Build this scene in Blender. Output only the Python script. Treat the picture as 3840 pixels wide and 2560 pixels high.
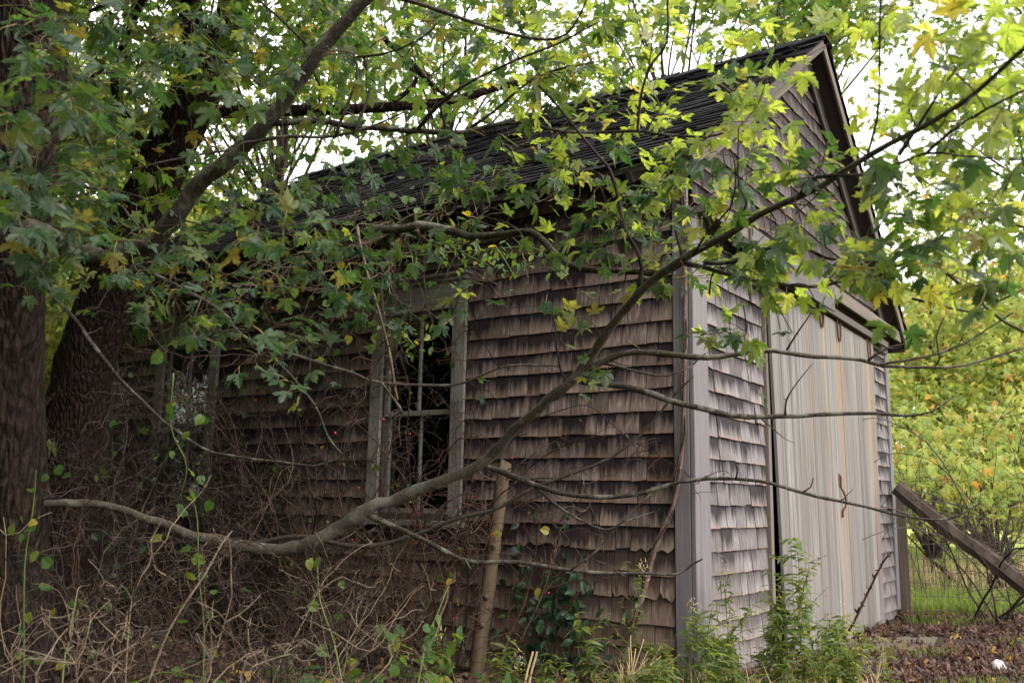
import bpy, math, random
import numpy as np
from mathutils import Matrix, Vector

S = bpy.context.scene
for o in list(bpy.data.objects): bpy.data.objects.remove(o)
COL = S.collection
R = math.radians
rng = np.random.default_rng(11)
random.seed(11)

# ------------------------------------------------------------------ camera
F_PX = 3414.25                      # focal length in pixels of the 3840 px wide photograph
CAM = np.array([-5.42811646, -2.40265548, 1.034])
RCW = np.array([[0.57252784, -0.15333461, -0.80541938],
                [-0.81963991, -0.08300992, -0.56683311],
                [0.02005734, 0.9846816, -0.17320465]])
cam = bpy.data.cameras.new('camera')
cam.sensor_width = 36; cam.lens = 32.008; cam.clip_start = 0.05; cam.clip_end = 600
cam.dof.use_dof = True; cam.dof.focus_distance = 5.2; cam.dof.aperture_fstop = 3.2
cob = bpy.data.objects.new('camera', cam); COL.objects.link(cob)
mw = Matrix([[*RCW[0], CAM[0]], [*RCW[1], CAM[1]], [*RCW[2], CAM[2]], [0, 0, 0, 1]])
cob.matrix_world = mw
S.camera = cob

# ------------------------------------------------------------------ world: bright overcast sky
SUN_DIR = Vector((-0.12, -0.78, 0.66)).normalized()      # towards the sun
W = bpy.data.worlds.new('World'); S.world = W; W.use_nodes = True
nt = W.node_tree; nt.nodes.clear()
sky = nt.nodes.new('ShaderNodeTexSky'); sky.sky_type = 'NISHITA'; sky.sun_disc = False
sky.sun_elevation = math.asin(SUN_DIR.z); sky.sun_rotation = math.atan2(SUN_DIR.x, SUN_DIR.y)
sky.air_density = 1.0; sky.dust_density = 2.0; sky.ozone_density = 1.0
hs = nt.nodes.new('ShaderNodeHueSaturation'); hs.inputs['Saturation'].default_value = 0.16
bg = nt.nodes.new('ShaderNodeBackground'); bg.inputs['Strength'].default_value = 0.15
wo = nt.nodes.new('ShaderNodeOutputWorld')
nt.links.new(sky.outputs[0], hs.inputs['Color']); cl = nt.nodes.new('ShaderNodeMix'); cl.data_type = 'RGBA'; cl.inputs[0].default_value = .6
cl.inputs[7].default_value = (9.3, 9.1, 8.85, 1)          # even cloud cover
nt.links.new(hs.outputs[0], cl.inputs[6]); nt.links.new(cl.outputs[2], bg.inputs['Color'])
nt.links.new(bg.outputs[0], wo.inputs['Surface'])
sun = bpy.data.lights.new('sun', 'SUN'); sun.energy = 1.4; sun.angle = R(35); sun.color = (1, 0.94, 0.87)
so = bpy.data.objects.new('sun', sun); COL.objects.link(so)
so.rotation_euler = SUN_DIR.to_track_quat('Z', 'Y').to_euler(); so.location = (0, -20, 20)
S.view_settings.view_transform = 'Standard'; S.view_settings.look = 'None'
S.view_settings.exposure = 1.65; S.view_settings.gamma = 1
S.view_settings.use_curve_mapping = False
S.render.engine = 'CYCLES'
S.cycles.max_bounces = 6; S.cycles.diffuse_bounces = 3; S.cycles.glossy_bounces = 2
S.cycles.transmission_bounces = 4; S.cycles.transparent_max_bounces = 6
S.cycles.sample_clamp_indirect = 6; S.cycles.use_denoising = True

# ------------------------------------------------------------------ pixel helpers (3840 x 2560 photograph)
def at(px, py, dep):
    c = np.array([px - 1920, -(py - 1280), -F_PX]) / F_PX * dep
    return CAM + RCW @ c
def proj(P):
    c = (np.asarray(P, float) - CAM) @ RCW
    return 1920 - c[..., 0] / c[..., 2] * F_PX, 1280 + c[..., 1] / c[..., 2] * F_PX, -c[..., 2]
def nrm(v):
    v = np.asarray(v, float); return v / (np.linalg.norm(v, axis=-1, keepdims=True) + 1e-12)

# ------------------------------------------------------------------ mesh helpers
ORG = {}
def tag(o, label=None, cat=None, group=None, kind=None):
    if label: o['label'] = label
    if cat: o['category'] = cat
    if group: o['group'] = group
    if kind: o['kind'] = kind
    return o
def empty(name, loc, label=None, cat=None, group=None, kind=None):
    o = bpy.data.objects.new(name, None); COL.objects.link(o); o.location = loc
    o.empty_display_size = 0.1
    ORG[o] = np.array(loc, float)
    return tag(o, label, cat, group, kind)
def make_mesh(name, V, faces, mats, uv=None, midx=None, smooth=False):
    """faces: list of (n,k) int arrays; V (m,3)"""
    me = bpy.data.meshes.new(name)
    V = np.asarray(V, np.float32)
    if not isinstance(faces, list): faces = [faces]
    faces = [np.asarray(f, np.int32) for f in faces if len(f)]
    lv = np.concatenate([f.ravel() for f in faces])
    tot = np.concatenate([np.full(len(f), f.shape[1], np.int32) for f in faces])
    st = np.concatenate([[0], np.cumsum(tot)[:-1]]).astype(np.int32)
    me.vertices.add(len(V)); me.vertices.foreach_set('co', V.ravel())
    me.loops.add(len(lv)); me.loops.foreach_set('vertex_index', lv)
    me.polygons.add(len(tot)); me.polygons.foreach_set('loop_start', st)
    if midx is not None: me.polygons.foreach_set('material_index', np.asarray(midx, np.int32))
    me.polygons.foreach_set('use_smooth', np.full(len(tot), bool(smooth)))
    for m in (mats if isinstance(mats, (list, tuple)) else [mats]): me.materials.append(m)
    if uv is not None:
        l = me.uv_layers.new(name='UVMap')
        l.data.foreach_set('uv', np.asarray(uv, np.float32)[lv].ravel())
    me.update(calc_edges=True); me.validate()
    return me
def obj(name, V, faces, mats, parent=None, uv=None, midx=None, smooth=False, origin=None, **kw):
    """world coordinates in; a child sits at its parent's origin, a free object at `origin`"""
    org = ORG[parent] if parent is not None else np.array(origin if origin is not None else (0, 0, 0), float)
    me = make_mesh(name, np.asarray(V, float) - org, faces, mats, uv, midx, smooth)
    o = bpy.data.objects.new(name, me); COL.objects.link(o)
    if parent is not None: o.parent = parent
    else: o.location = org
    ORG[o] = org
    return tag(o, **kw)
class Acc:
    """collects pieces into one mesh"""
    def __init__(s): s.V = []; s.F = {}; s.U = []; s.M = {}; s.n = 0
    def add(s, V, faces, uv=None, mi=0):
        V = np.asarray(V, float)
        if not isinstance(faces, list): faces = [faces]
        for f in faces:
            f = np.asarray(f, int)
            if not len(f): continue
            k = f.shape[1]
            s.F.setdefault(k, []).append(f + s.n)
            s.M.setdefault(k, []).append(np.full(len(f), mi))
        s.V.append(V); s.n += len(V)
        s.U.append(np.zeros((len(V), 2)) if uv is None else np.asarray(uv, float))
        return s
    def build(s, name, mats, parent=None, **kw):
        if not s.n: return None
        ks = sorted(s.F)
        return obj(name, np.concatenate(s.V), [np.concatenate(s.F[k]) for k in ks], mats, parent,
                   uv=np.concatenate(s.U), midx=np.concatenate([np.concatenate(s.M[k]) for k in ks]), **kw)

BOXF = np.array([[0, 1, 3, 2], [4, 6, 7, 5], [0, 4, 5, 1], [2, 3, 7, 6], [0, 2, 6, 4], [1, 5, 7, 3]])
def box8(x0, x1, y0, y1, z0, z1, j=0.0):
    V = np.array([[x, y, z] for z in (z0, z1) for y in (y0, y1) for x in (x0, x1)], float)
    if j: V += rng.normal(0, j, V.shape)
    return V
def boxf(): return BOXF[:, ::-1]
def chamfer(V8, c=0.004):
    """a box from 8 corners with chamfered edges: 24 verts"""
    V8 = np.asarray(V8, float); ctr = V8.mean(0)
    V = []
    for i in range(8):
        for ax in (1, 2, 4):
            # vertex pulled in along the two other axes
            p = V8[i].copy()
            for b in (1, 2, 4):
                if b != ax:
                    d = V8[i ^ b] - V8[i]; p = p + nrm(d) * min(c, np.linalg.norm(d) * .3)
            V.append(p)
    V = np.array(V)
    ix = lambda i, ax: i * 3 + {1: 0, 2: 1, 4: 2}[ax]
    Q, T = [], []
    for ax, (b, c2) in ((1, (2, 4)), (2, (1, 4)), (4, (1, 2))):
        for s in (0, ax):
            # the face whose normal is along ax: the verts there are those pulled in along b and c2 = label ax
            Q.append([ix(s, ax), ix(s | b, ax), ix(s | b | c2, ax), ix(s | c2, ax)])
        for s in (0, b, c2, b | c2):    # edges running along ax at corner s
            a0, a1 = s, s | ax
            Q.append([ix(a0, b), ix(a1, b), ix(a1, c2), ix(a0, c2)])
    for i in range(8): T.append([ix(i, 1), ix(i, 2), ix(i, 4)])
    def fix(fs):
        out = []
        for f in fs:
            p = V[f]; n = np.cross(p[1] - p[0], p[2] - p[0])
            out.append(f if np.dot(n, p.mean(0) - ctr) > 0 else f[::-1])
        return np.array(out)
    return V, [fix(T), fix(Q)]
def board(name, mat, parent, p0, p1, up, w, t, j=0.0, c=0.004, **kw):
    """a plank from p0 to p1; w across `up`, t thick; UV runs in metres along it"""
    p0, p1 = np.array(p0, float), np.array(p1, float)
    d = nrm(p1 - p0); u = nrm(np.array(up, float) - d * np.dot(up, d)); n = np.cross(d, u)
    V8 = np.array([p0 * (1 - a) + p1 * a + u * w * (b - .5) + n * t * (e - .5)
                   for e in (0, 1) for b in (0, 1) for a in (0, 1)])
    if j: V8 += rng.normal(0, j, V8.shape)
    V, F = chamfer(V8, c)
    s = rng.uniform(0, 50)
    uv = np.stack([(V - p0) @ u + (V - p0) @ n + s, (V - p0) @ d + s * .37], 1)
    return obj(name, V, F, mat, parent, uv=uv, **kw)

def catmull(P, step=0.05):
    P = np.asarray(P, float)
    if len(P) < 3:
        n = max(2, int(np.linalg.norm(P[1, :3] - P[0, :3]) / step) + 1)
        return P[0] + (P[1] - P[0]) * np.linspace(0, 1, n)[:, None]
    Q = np.vstack([2 * P[0] - P[1], P, 2 * P[-1] - P[-2]]); out = []
    for i in range(1, len(Q) - 2):
        a, b, c, d = Q[i - 1], Q[i], Q[i + 1], Q[i + 2]
        n = max(2, int(np.linalg.norm(c[:3] - b[:3]) / step))
        t = np.linspace(0, 1, n, endpoint=False)[:, None]
        out.append(.5 * (2 * b + (c - a) * t + (2 * a - 5 * b + 4 * c - d) * t * t + (3 * b - a - 3 * c + d) * t ** 3))
    return np.vstack(out + [P[-1:]])
def tube(P, rad, k=6, cap=True, bump=0.0):
    P = np.asarray(P, float); n = len(P)
    rad = np.broadcast_to(np.asarray(rad, float), (n,))
    T = nrm(np.gradient(P, axis=0))
    ref = np.array([0, 0, 1.]) if abs(T[:, 2]).mean() < .8 else np.array([1., 0, 0])
    A = nrm(np.cross(T, ref)); B = np.cross(T, A)
    a = np.linspace(0, 2 * math.pi, k, endpoint=False)
    rr = rad[:, None]
    if bump: rr = rr * (1 + rng.normal(0, bump, (n, k)))
    V = P[:, None] + rr[..., None] * (A[:, None] * np.cos(a)[None, :, None] + B[:, None] * np.sin(a)[None, :, None])
    i = np.arange(n - 1)[:, None] * k; jj = np.arange(k)[None]
    j2 = (jj + 1) % k
    Fq = np.stack([i + jj, i + k + jj, i + k + j2, i + j2], -1).reshape(-1, 4)
    L = np.concatenate([[0], np.cumsum(np.linalg.norm(np.diff(P, axis=0), axis=1))])
    uv = np.stack([np.broadcast_to(jj / k, (n, k)), np.broadcast_to(L[:, None], (n, k))], -1).reshape(-1, 2)
    V = V.reshape(-1, 3); fs = [Fq]
    if cap:
        V = np.vstack([V, P[:1] - T[:1] * rad[0] * .3, P[-1:] + T[-1:] * rad[-1] * .6]); m = n * k
        uv = np.vstack([uv, uv[:1], uv[-1:]])
        fs.append(np.array([[m, (q), (q + 1) % k] for q in range(k)] +
                           [[m + 1, (n - 1) * k + (q + 1) % k, (n - 1) * k + q] for q in range(k)]))
    return V, fs, uv

# ------------------------------------------------------------------ materials
class N:
    def __init__(s, name):
        s.mat = bpy.data.materials.new(name); s.mat.use_nodes = True
        s.t = s.mat.node_tree; s.t.nodes.clear(); s.out = s.t.nodes.new('ShaderNodeOutputMaterial')
    def n(s, typ, ins=None, **props):
        nd = s.t.nodes.new('ShaderNode' + typ)
        for k, v in props.items(): setattr(nd, k, v)
        for k, v in (ins or {}).items():
            if isinstance(v, bpy.types.NodeSocket): s.t.links.new(v, nd.inputs[k])
            else: nd.inputs[k].default_value = v
        return nd
    def math(s, op, a, b=0.0, clamp=False):
        nd = s.n('Math', {0: a, 1: b}, operation=op, use_clamp=clamp); return nd.outputs[0]
    def ramp(s, fac, stops, interp='LINEAR'):
        nd = s.n('ValToRGB', {'Fac': fac}); cr = nd.color_ramp; cr.interpolation = interp
        while len(cr.elements) < len(stops): cr.elements.new(.5)
        for e, (p, c) in zip(cr.elements, stops):
            e.position = p; e.color = (*c, 1) if len(c) == 3 else c
        return nd.outputs[0]
    def mix(s, f, a, b, blend='MIX'):
        nd = s.n('Mix', data_type='RGBA', blend_type=blend)
        for k, v in ((0, f), (6, a), (7, b)):
            if isinstance(v, bpy.types.NodeSocket): s.t.links.new(v, nd.inputs[k])
            else: nd.inputs[k].default_value = (*v, 1) if k and len(v) == 3 else v
        return nd.outputs[2]
    def noise(s, vec, scale, detail=4, rough=.55, dist=0.0):
        return s.n('TexNoise', {'Vector': vec, 'Scale': scale, 'Detail': detail, 'Roughness': rough, 'Distortion': dist}).outputs[0]
    def vmap(s, vec, scale=(1, 1, 1), loc=(0, 0, 0)):
        return s.n('Mapping', {'Vector': vec, 'Scale': scale, 'Location': loc}).outputs[0]
    def coord(s, w='Object'): return s.n('TexCoord').outputs[w]
    def uv(s): return s.n('UVMap').outputs[0]
    def pos(s): return s.n('NewGeometry').outputs['Position']
    def rand(s):
        a = s.n('NewGeometry').outputs['Random Per Island']; b = s.n('ObjectInfo').outputs['Random']
        return s.math('FRACT', s.math('ADD', a, b))
    def bump(s, h, strength=.5, dist=.01): return s.n('Bump', {'Height': h, 'Strength': strength, 'Distance': dist}).outputs[0]
    def surf(s, sock): s.t.links.new(sock, s.out.inputs['Surface']); return s.mat
    def principled(s, col, rough=.8, normal=None, spec=.3, **kw):
        ins = {'Base Color': col if isinstance(col, bpy.types.NodeSocket) else (*col, 1), 'Roughness': rough, 'Specular IOR Level': spec}
        if normal is not None: ins['Normal'] = normal
        ins.update(kw)
        return s.n('BsdfPrincipled', ins).outputs[0]

def mat_shingle(name, lo, hi, stain, amount, warm):
    """weathered cedar shingle: UV.x metres across, UV.y 0 at the butt, 1 at the next course"""
    m = N(name); uv = m.uv(); r = m.rand()
    sep = m.n('SeparateXYZ', {0: uv})
    base = m.ramp(r, [(0, lo), (.45, [(a + b) / 2 for a, b in zip(lo, hi)]), (.8, hi), (1, warm)])
    grain = m.noise(m.vmap(uv, (140, 3.0, 1)), 1, 5, .65)
    col = m.mix(m.ramp(grain, [(.3, (.0,) * 3), (.72, (1,) * 3)]), m.mix(.38, base, (.03, .025, .025)), base)
    pale = m.noise(m.vmap(uv, (55, 1.1, 1), (3, 9, 0)), 1, 4, .6)
    col = m.mix(m.ramp(pale, [(.5, (0,) * 3), (.75, (.55,) * 3)]), col, [min(1, c * 1.55) for c in hi])
    r2 = m.math('FRACT', m.math('MULTIPLY', r, 7.31))
    col = m.mix(m.math('MULTIPLY', m.math('MULTIPLY', r2, r2), .6), col, [c * .35 for c in lo])
    # mould: blotches hanging down from under the course above, broken by the grain
    streak = m.noise(m.vmap(uv, (26, .30, 1)), 1, 4, .55)
    big = m.noise(m.vmap(uv, (5, .25, 1), (5, 2, 0)), 1, 2)
    pos_n = m.noise(m.pos(), .9, 3)
    s = m.math('ADD', m.math('ADD', m.math('MULTIPLY', sep.outputs[1], .75), m.math('MULTIPLY', streak, 1.3)), m.math('ADD', m.math('MULTIPLY', m.math('ADD', big, pos_n), .75), m.math('MULTIPLY', r, .55)))
    s = m.n('MapRange', {0: s, 1: 1.98 - amount * .30, 2: 2.50 - amount * .30, 3: 0.0, 4: .93}).outputs[0]
    col = m.mix(s, col, stain)
    pz = m.n('SeparateXYZ', {0: m.pos()})
    low = m.n('MapRange', {0: m.math('ADD', pz.outputs[2], m.math('MULTIPLY', pos_n, 1.6)), 1: 1.75, 2: .9, 3: 0.0, 4: .6}).outputs[0]
    col = m.mix(m.math('MULTIPLY', low, pale), col, warm)
    # thin rusty edge along the butt
    e = m.n('MapRange', {0: sep.outputs[1], 1: .10, 2: .0, 3: 0.0, 4: .55}).outputs[0]
    col = m.mix(m.math('MULTIPLY', e, r), col, (.20, .10, .05))
    nrmv = m.bump(grain, .5, .004)
    return m.surf(m.principled(col, .88, nrmv, .15))
def mat_wood(name, lo, hi, dark, su=70, sv=1.6, bumpv=.4, rough=.85):
    m = N(name); uv = m.uv(); r = m.rand()
    g = m.noise(m.vmap(uv, (su, sv, 1)), 1, 6, .65)
    b = m.noise(m.vmap(uv, (9, .5, 1)), 1, 3)
    col = m.mix(m.ramp(g, [(.35, (0,) * 3), (.68, (1,) * 3)]), lo, hi)
    col = m.mix(m.ramp(b, [(.50, (0,) * 3), (.72, (.75,) * 3)]), col, dark)
    col = m.mix(.35, col, m.mix(r, lo, hi))
    return m.surf(m.principled(col, rough, m.bump(g, bumpv, .004), .2))
def mat_door():
    m = N('weathered_painted_boards'); uv = m.uv()
    f = m.noise(m.vmap(uv, (10, .10, 1)), 1, 4, .62)
    f2 = m.noise(m.vmap(uv, (42, .45, 1), (4, 4, 0)), 1, 5, .7)
    f3 = m.noise(m.vmap(uv, (6, .10, 1), (8, 1, 0)), 1, 3)
    broad = m.noise(m.vmap(m.coord('Object'), (1.6, 1, .5)), 1.0, 4, .6)
    f = m.math('ADD', m.math('MULTIPLY', f, .68), m.math('MULTIPLY', broad, .32))
    col = m.ramp(f, [(.28, (.022, .019, .021)), (.37, (.06, .053, .056)), (.45, (.115, .106, .105)), (.52, (.205, .20, .187)), (.58, (.09, .08, .083)), (.66, (.17, .14, .11)), (.76, (.045, .039, .04))])
    col = m.mix(m.ramp(f2, [(.34, (.3,) * 3), (.55, (0,) * 3)]), col, (.085, .072, .07))
    col = m.mix(m.ramp(f3, [(.40, (.55,) * 3), (.58, (0,) * 3)]), col, m.mix(f2, (.07, .062, .066), (.17, .158, .153)))
    col = m.mix(m.math('MULTIPLY', m.rand(), .5), col, (.085, .07, .062))
    col = m.mix(m.ramp(broad, [(.5, (0,) * 3), (.68, (.5,) * 3)]), col, m.mix(f2, (.06, .05, .044), (.155, .136, .118)))
    # rust running down from the hangers and the hasp (fixed to the door)
    P = m.n('SeparateXYZ', {0: m.coord('Object')})
    wob = m.math('MULTIPLY', m.math('SUBTRACT', m.noise(m.vmap(m.coord('Object'), (4, 4, .8)), 2, 3), .5), .2)
    for x0, z0, w, a in ((2.66, 2.62, .07, .45), (3.13, 2.6, .13, .9), (4.22, 2.55, .11, .85), (3.0, 1.05, .06, .9), (2.2, 2.7, .06, .3)):
        # the door leans: follow its boards down
        dx = m.math('ABSOLUTE', m.math('SUBTRACT', m.math('ADD', P.outputs[0], wob), m.math('ADD', x0, m.math('MULTIPLY', m.math('SUBTRACT', z0, P.outputs[2]), .045))))
        s = m.n('MapRange', {0: dx, 1: w, 2: 0.0, 3: 0.0, 4: a}).outputs[0]
        zz = m.n('MapRange', {0: P.outputs[2], 1: z0 + .02, 2: z0 - .05, 3: 0.0, 4: 1.0}).outputs[0]
        zz2 = m.n('MapRange', {0: P.outputs[2], 1: z0 - 2.4, 2: z0 - .5, 3: 0.1, 4: 1.0}).outputs[0]
        s = m.math('MULTIPLY', m.math('MULTIPLY', s, zz), m.math('MULTIPLY', zz2, m.math('ADD', .45, f2)), True)
        col = m.mix(s, col, m.mix(f2, (.17, .08, .03), (.26, .18, .09)))
    return m.surf(m.principled(col, .8, m.bump(f2, .35, .004), .2))
def mat_roof():
    m = N('old_asphalt_shingle'); r = m.rand(); p = m.pos()
    g = m.noise(p, 60, 4); b = m.noise(p, 2.5, 3)
    col = m.mix(r, (.005, .005, .006), (.018, .017, .019))
    col = m.mix(m.ramp(b, [(.5, (0,) * 3), (.75, (.6,) * 3)]), col, (.022, .019, .018))
    col = m.mix(m.math('MULTIPLY', g, .5), col, (.012, .012, .014))
    return m.surf(m.principled(col, .95, m.bump(g, .5, .006), .08))
def mat_bark(name, lo, hi, moss, scale=1.0, mossamt=.3):
    m = N(name); p = m.pos()
    v = m.n('TexVoronoi', {'Vector': m.vmap(p, (9 * scale, 9 * scale, 2.2 * scale)), 'Scale': 3.0}, feature='DISTANCE_TO_EDGE').outputs[0]
    n1 = m.noise(m.vmap(p, (10, 10, 4)), 3 * scale, 5); n2 = m.noise(p, 5, 3); n3 = m.noise(p, 45, 3)
    h = m.math('ADD', m.math('MULTIPLY', v, 1.2), n1)
    col = m.mix(m.ramp(h, [(.35, (0,) * 3), (.9, (1,) * 3)]), lo, hi)
    col = m.mix(m.ramp(n2, [(.5, (0,) * 3), (.7, (mossamt,) * 3)]), col, moss)
    col = m.mix(m.ramp(n3, [(.62, (0,) * 3), (.74, (.6,) * 3)]), col, [c * 1.7 for c in hi])
    return m.surf(m.principled(col, .9, m.bump(h, 1.0, .06 / scale), .15))
def mat_twig(name, lo, hi, lichen=(.3, .3, .27), la=.4):
    m = N(name); p = m.pos(); r = m.rand()
    n = m.noise(p, 26, 5, .65); n2 = m.noise(p, 11, 4, .6); n3 = m.noise(p, 130, 3, .6)
    col = m.mix(m.ramp(m.math('MULTIPLY', m.math('ADD', n, r), .5), [(.25, (0,) * 3), (.75, (1,) * 3)]), lo, hi)
    col = m.mix(m.ramp(n2, [(.50, (0,) * 3), (.60, (la,) * 3)]), col, lichen)
    col = m.mix(m.ramp(n3, [(.56, (0,) * 3), (.66, (la * .9,) * 3)]), col, lichen)
    col = m.mix(m.ramp(n3, [(.32, (.6,) * 3), (.42, (0,) * 3)]), col, [c * .5 for c in lo])
    return m.surf(m.principled(col, .9, m.bump(m.math('ADD', n, n3), .8, .006), .1))
def mat_leaf(name, stops, trans_stops, under=None, spots=.4, tmix=.45, rough=.42, veins=(90, 44, 4)):
    """UV holds the blade's own plane (base at 0, tip at y = 1)"""
    m = N(name); r = m.rand(); uv = m.uv()
    sx = m.n('SeparateXYZ', {0: uv}); ax = m.math('ABSOLUTE', sx.outputs[0]); ay = sx.outputs[1]
    off = m.n('CombineXYZ', {0: m.math('MULTIPLY', r, 37.0), 1: m.math('MULTIPLY', r, 91.0), 2: 0.0}).outputs[0]
    q = m.n('VectorMath', {0: uv, 1: off}, operation='ADD').outputs[0]
    n = m.noise(q, 2.6, 3); n2 = m.noise(q, 6.5, 4, .6)
    top = m.ramp(r, stops); tr = m.ramp(r, trans_stops)
    top = m.mix(m.math('MULTIPLY', n, .6), top, [c * .4 for c in stops[0][1]])
    if under:
        bf = m.n('NewGeometry').outputs['Backfacing']
        top = m.mix(bf, top, m.mix(.5, top, under))
    v = None
    for a in veins:
        d = m.math('ABSOLUTE', m.math('SUBTRACT', m.math('MULTIPLY', ax, math.sin(R(a))), m.math('MULTIPLY', ay, math.cos(R(a)))))
        v = d if v is None else m.math('MINIMUM', v, d)
    vm = m.n('MapRange', {0: v, 1: .022, 2: .006, 3: 0.0, 4: .55}).outputs[0]
    top = m.mix(vm, top, [min(1, c * 1.6 + .03) for c in stops[1][1]]); tr = m.mix(m.math('MULTIPLY', vm, .6), tr, [c * .45 for c in trans_stops[0][1]])
    sp = m.ramp(n2, [(.64, (0,) * 3), (.69, (spots,) * 3)])
    brown = (.07, .035, .012)
    top = m.mix(sp, top, brown); tr = m.mix(sp, tr, brown)
    d = m.principled(top, rough, m.bump(m.math('ADD', v, m.math('MULTIPLY', n, .1)), .35, .02), .3)
    t = m.n('BsdfTranslucent', {'Color': tr}).outputs[0]
    return m.surf(m.n('MixShader', {0: tmix, 1: d, 2: t}).outputs[0])
def mat_flat(name, a, b, scale=8, rough=.9, bumpv=.3):
    m = N(name); p = m.pos(); n = m.noise(p, scale, 5); r = m.rand()
    col = m.mix(m.math('MULTIPLY', m.math('ADD', n, r), .5), a, b)
    return m.surf(m.principled(col, rough, m.bump(n, bumpv, .01), .25))

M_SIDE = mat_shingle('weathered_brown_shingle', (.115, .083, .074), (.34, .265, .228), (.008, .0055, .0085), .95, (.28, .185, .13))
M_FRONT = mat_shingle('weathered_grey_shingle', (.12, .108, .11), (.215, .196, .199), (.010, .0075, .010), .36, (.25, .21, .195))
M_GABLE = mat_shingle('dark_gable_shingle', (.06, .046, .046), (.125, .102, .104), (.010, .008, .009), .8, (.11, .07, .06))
M_BOARD = mat_wood('weathered_grey_board', (.085, .077, .081), (.165, .151, .156), (.06, .054, .055))
M_CASE = mat_wood('peeling_casing_board', (.12, .11, .098), (.25, .235, .21), (.04, .035, .032), 50, 1.2)
M_DARKW = mat_wood('dark_old_board', (.035, .028, .026), (.085, .07, .062), (.02, .016, .016))
M_TAN = mat_wood('tan_rake_board', (.075, .06, .05), (.155, .132, .112), (.03, .024, .021))
M_COVER = mat_wood('grey_cover_panel', (.075, .07, .07), (.13, .12, .12), (.05, .045, .045), 20, 1)
M_DOOR = mat_door()
M_ROOF = mat_roof()
M_INNER = mat_flat('dark_interior_wood', (.02, .016, .014), (.04, .033, .028))
M_IRON = mat_flat('dark_iron', (.015, .012, .012), (.05, .035, .03), 30, .6)
M_RUST = mat_flat('rusty_iron', (.035, .013, .008), (.12, .045, .02), 40, .85)
M_BARK = mat_bark('maple_bark', (.006, .0035, .003), (.040, .026, .020), (.012, .014, .009), 1.0, .3)
M_BARK2 = mat_bark('rough_brown_bark', (.006, .003, .0027), (.036, .021, .0165), (.009, .010, .007), 1.3, .25)
M_BRANCH = mat_twig('maple_branch_bark', (.026, .021, .017), (.085, .071, .058), (.21, .205, .17), .5)
M_TWIG = mat_twig('dark_maple_twig', (.022, .016, .014), (.065, .05, .042), (.12, .11, .1), .2)
M_CANE = mat_twig('brown_cane', (.013, .009, .007), (.055, .038, .029), (.15, .12, .095), .25)
M_CANE_R = mat_twig('reddish_cane', (.018, .008, .006), (.06, .03, .02), (.13, .095, .07), .25)
M_DEAD = mat_twig('bleached_dead_twig', (.065, .045, .03), (.17, .125, .086), (.24, .20, .15), .4)
M_GREENC = mat_twig('green_vine_stem', (.05, .075, .02), (.12, .15, .05), (.15, .15, .07), .2)
M_CANE_L = mat_twig('pale_brown_vine', (.045, .03, .022), (.15, .108, .08), (.26, .215, .17), .35)
M_VINE = mat_twig('dark_vine_bark', (.04, .024, .02), (.12, .08, .065), (.24, .2, .17), .3)
M_PET = mat_flat('petiole', (.20, .20, .05), (.30, .20, .08), 20, .6, 0)
M_LEAF_G = mat_leaf('maple_leaf_green', [(0, (.016, .044, .020)), (.5, (.030, .068, .024)), (.9, (.055, .095, .028)), (1, (.18, .15, .03))],
                    [(0, (.06, .14, .03)), (.5, (.10, .20, .03)), (.9, (.18, .27, .035)), (1, (.42, .32, .04))], (.16, .19, .15))
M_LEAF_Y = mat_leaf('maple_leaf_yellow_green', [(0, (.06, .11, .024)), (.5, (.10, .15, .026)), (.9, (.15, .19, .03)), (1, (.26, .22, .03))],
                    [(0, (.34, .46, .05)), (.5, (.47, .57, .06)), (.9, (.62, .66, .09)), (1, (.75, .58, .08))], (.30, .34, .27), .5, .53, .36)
M_LEAF_BG = mat_leaf('far_leaf_green', [(0, (.025, .055, .014)), (.6, (.055, .095, .02)), (.9, (.10, .125, .022)), (1, (.25, .18, .03))],
                     [(0, (.12, .24, .03)), (.6, (.22, .36, .04)), (.9, (.36, .44, .05)), (1, (.6, .42, .05))], None, .2)
M_LEAF_BY = mat_leaf('far_leaf_yellow', [(0, (.12, .19, .04)), (.5, (.22, .27, .06)), (.88, (.34, .33, .08)), (1, (.42, .20, .05))],
                     [(0, (.30, .42, .08)), (.5, (.46, .52, .11)), (.88, (.66, .62, .14)), (1, (.74, .34, .07))], None, .2)
M_VLEAF = mat_leaf('vine_leaf', [(0, (.03, .075, .02)), (.6, (.06, .12, .025)), (.88, (.12, .17, .03)), (1, (.34, .25, .03))],
                   [(0, (.12, .24, .03)), (.6, (.2, .34, .035)), (.88, (.34, .4, .04)), (1, (.6, .42, .04))], None, .35)
M_CREEP = mat_leaf('dark_creeper_leaf', [(0, (.012, .035, .018)), (.7, (.022, .055, .024)), (1, (.04, .08, .03))],
                   [(0, (.03, .09, .03)), (1, (.06, .14, .03))], None, .2, .25)
M_WEED = mat_leaf('weed_leaf', [(0, (.055, .085, .022)), (.6, (.095, .125, .03)), (.9, (.15, .17, .04)), (1, (.28, .24, .05))],
                  [(0, (.18, .27, .04)), (.6, (.28, .36, .05)), (.9, (.36, .46, .06)), (1, (.55, .45, .08))], None, .25)
M_STRAW = mat_flat('dry_straw', (.26, .18, .09), (.48, .37, .21), 20, .8, 0)
M_GRASS = mat_leaf('grass_blade', [(0, (.05, .095, .018)), (.6, (.10, .15, .028)), (1, (.24, .24, .06))],
                   [(0, (.2, .34, .04)), (.6, (.34, .46, .06)), (1, (.55, .5, .12))], None, .1)
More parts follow.
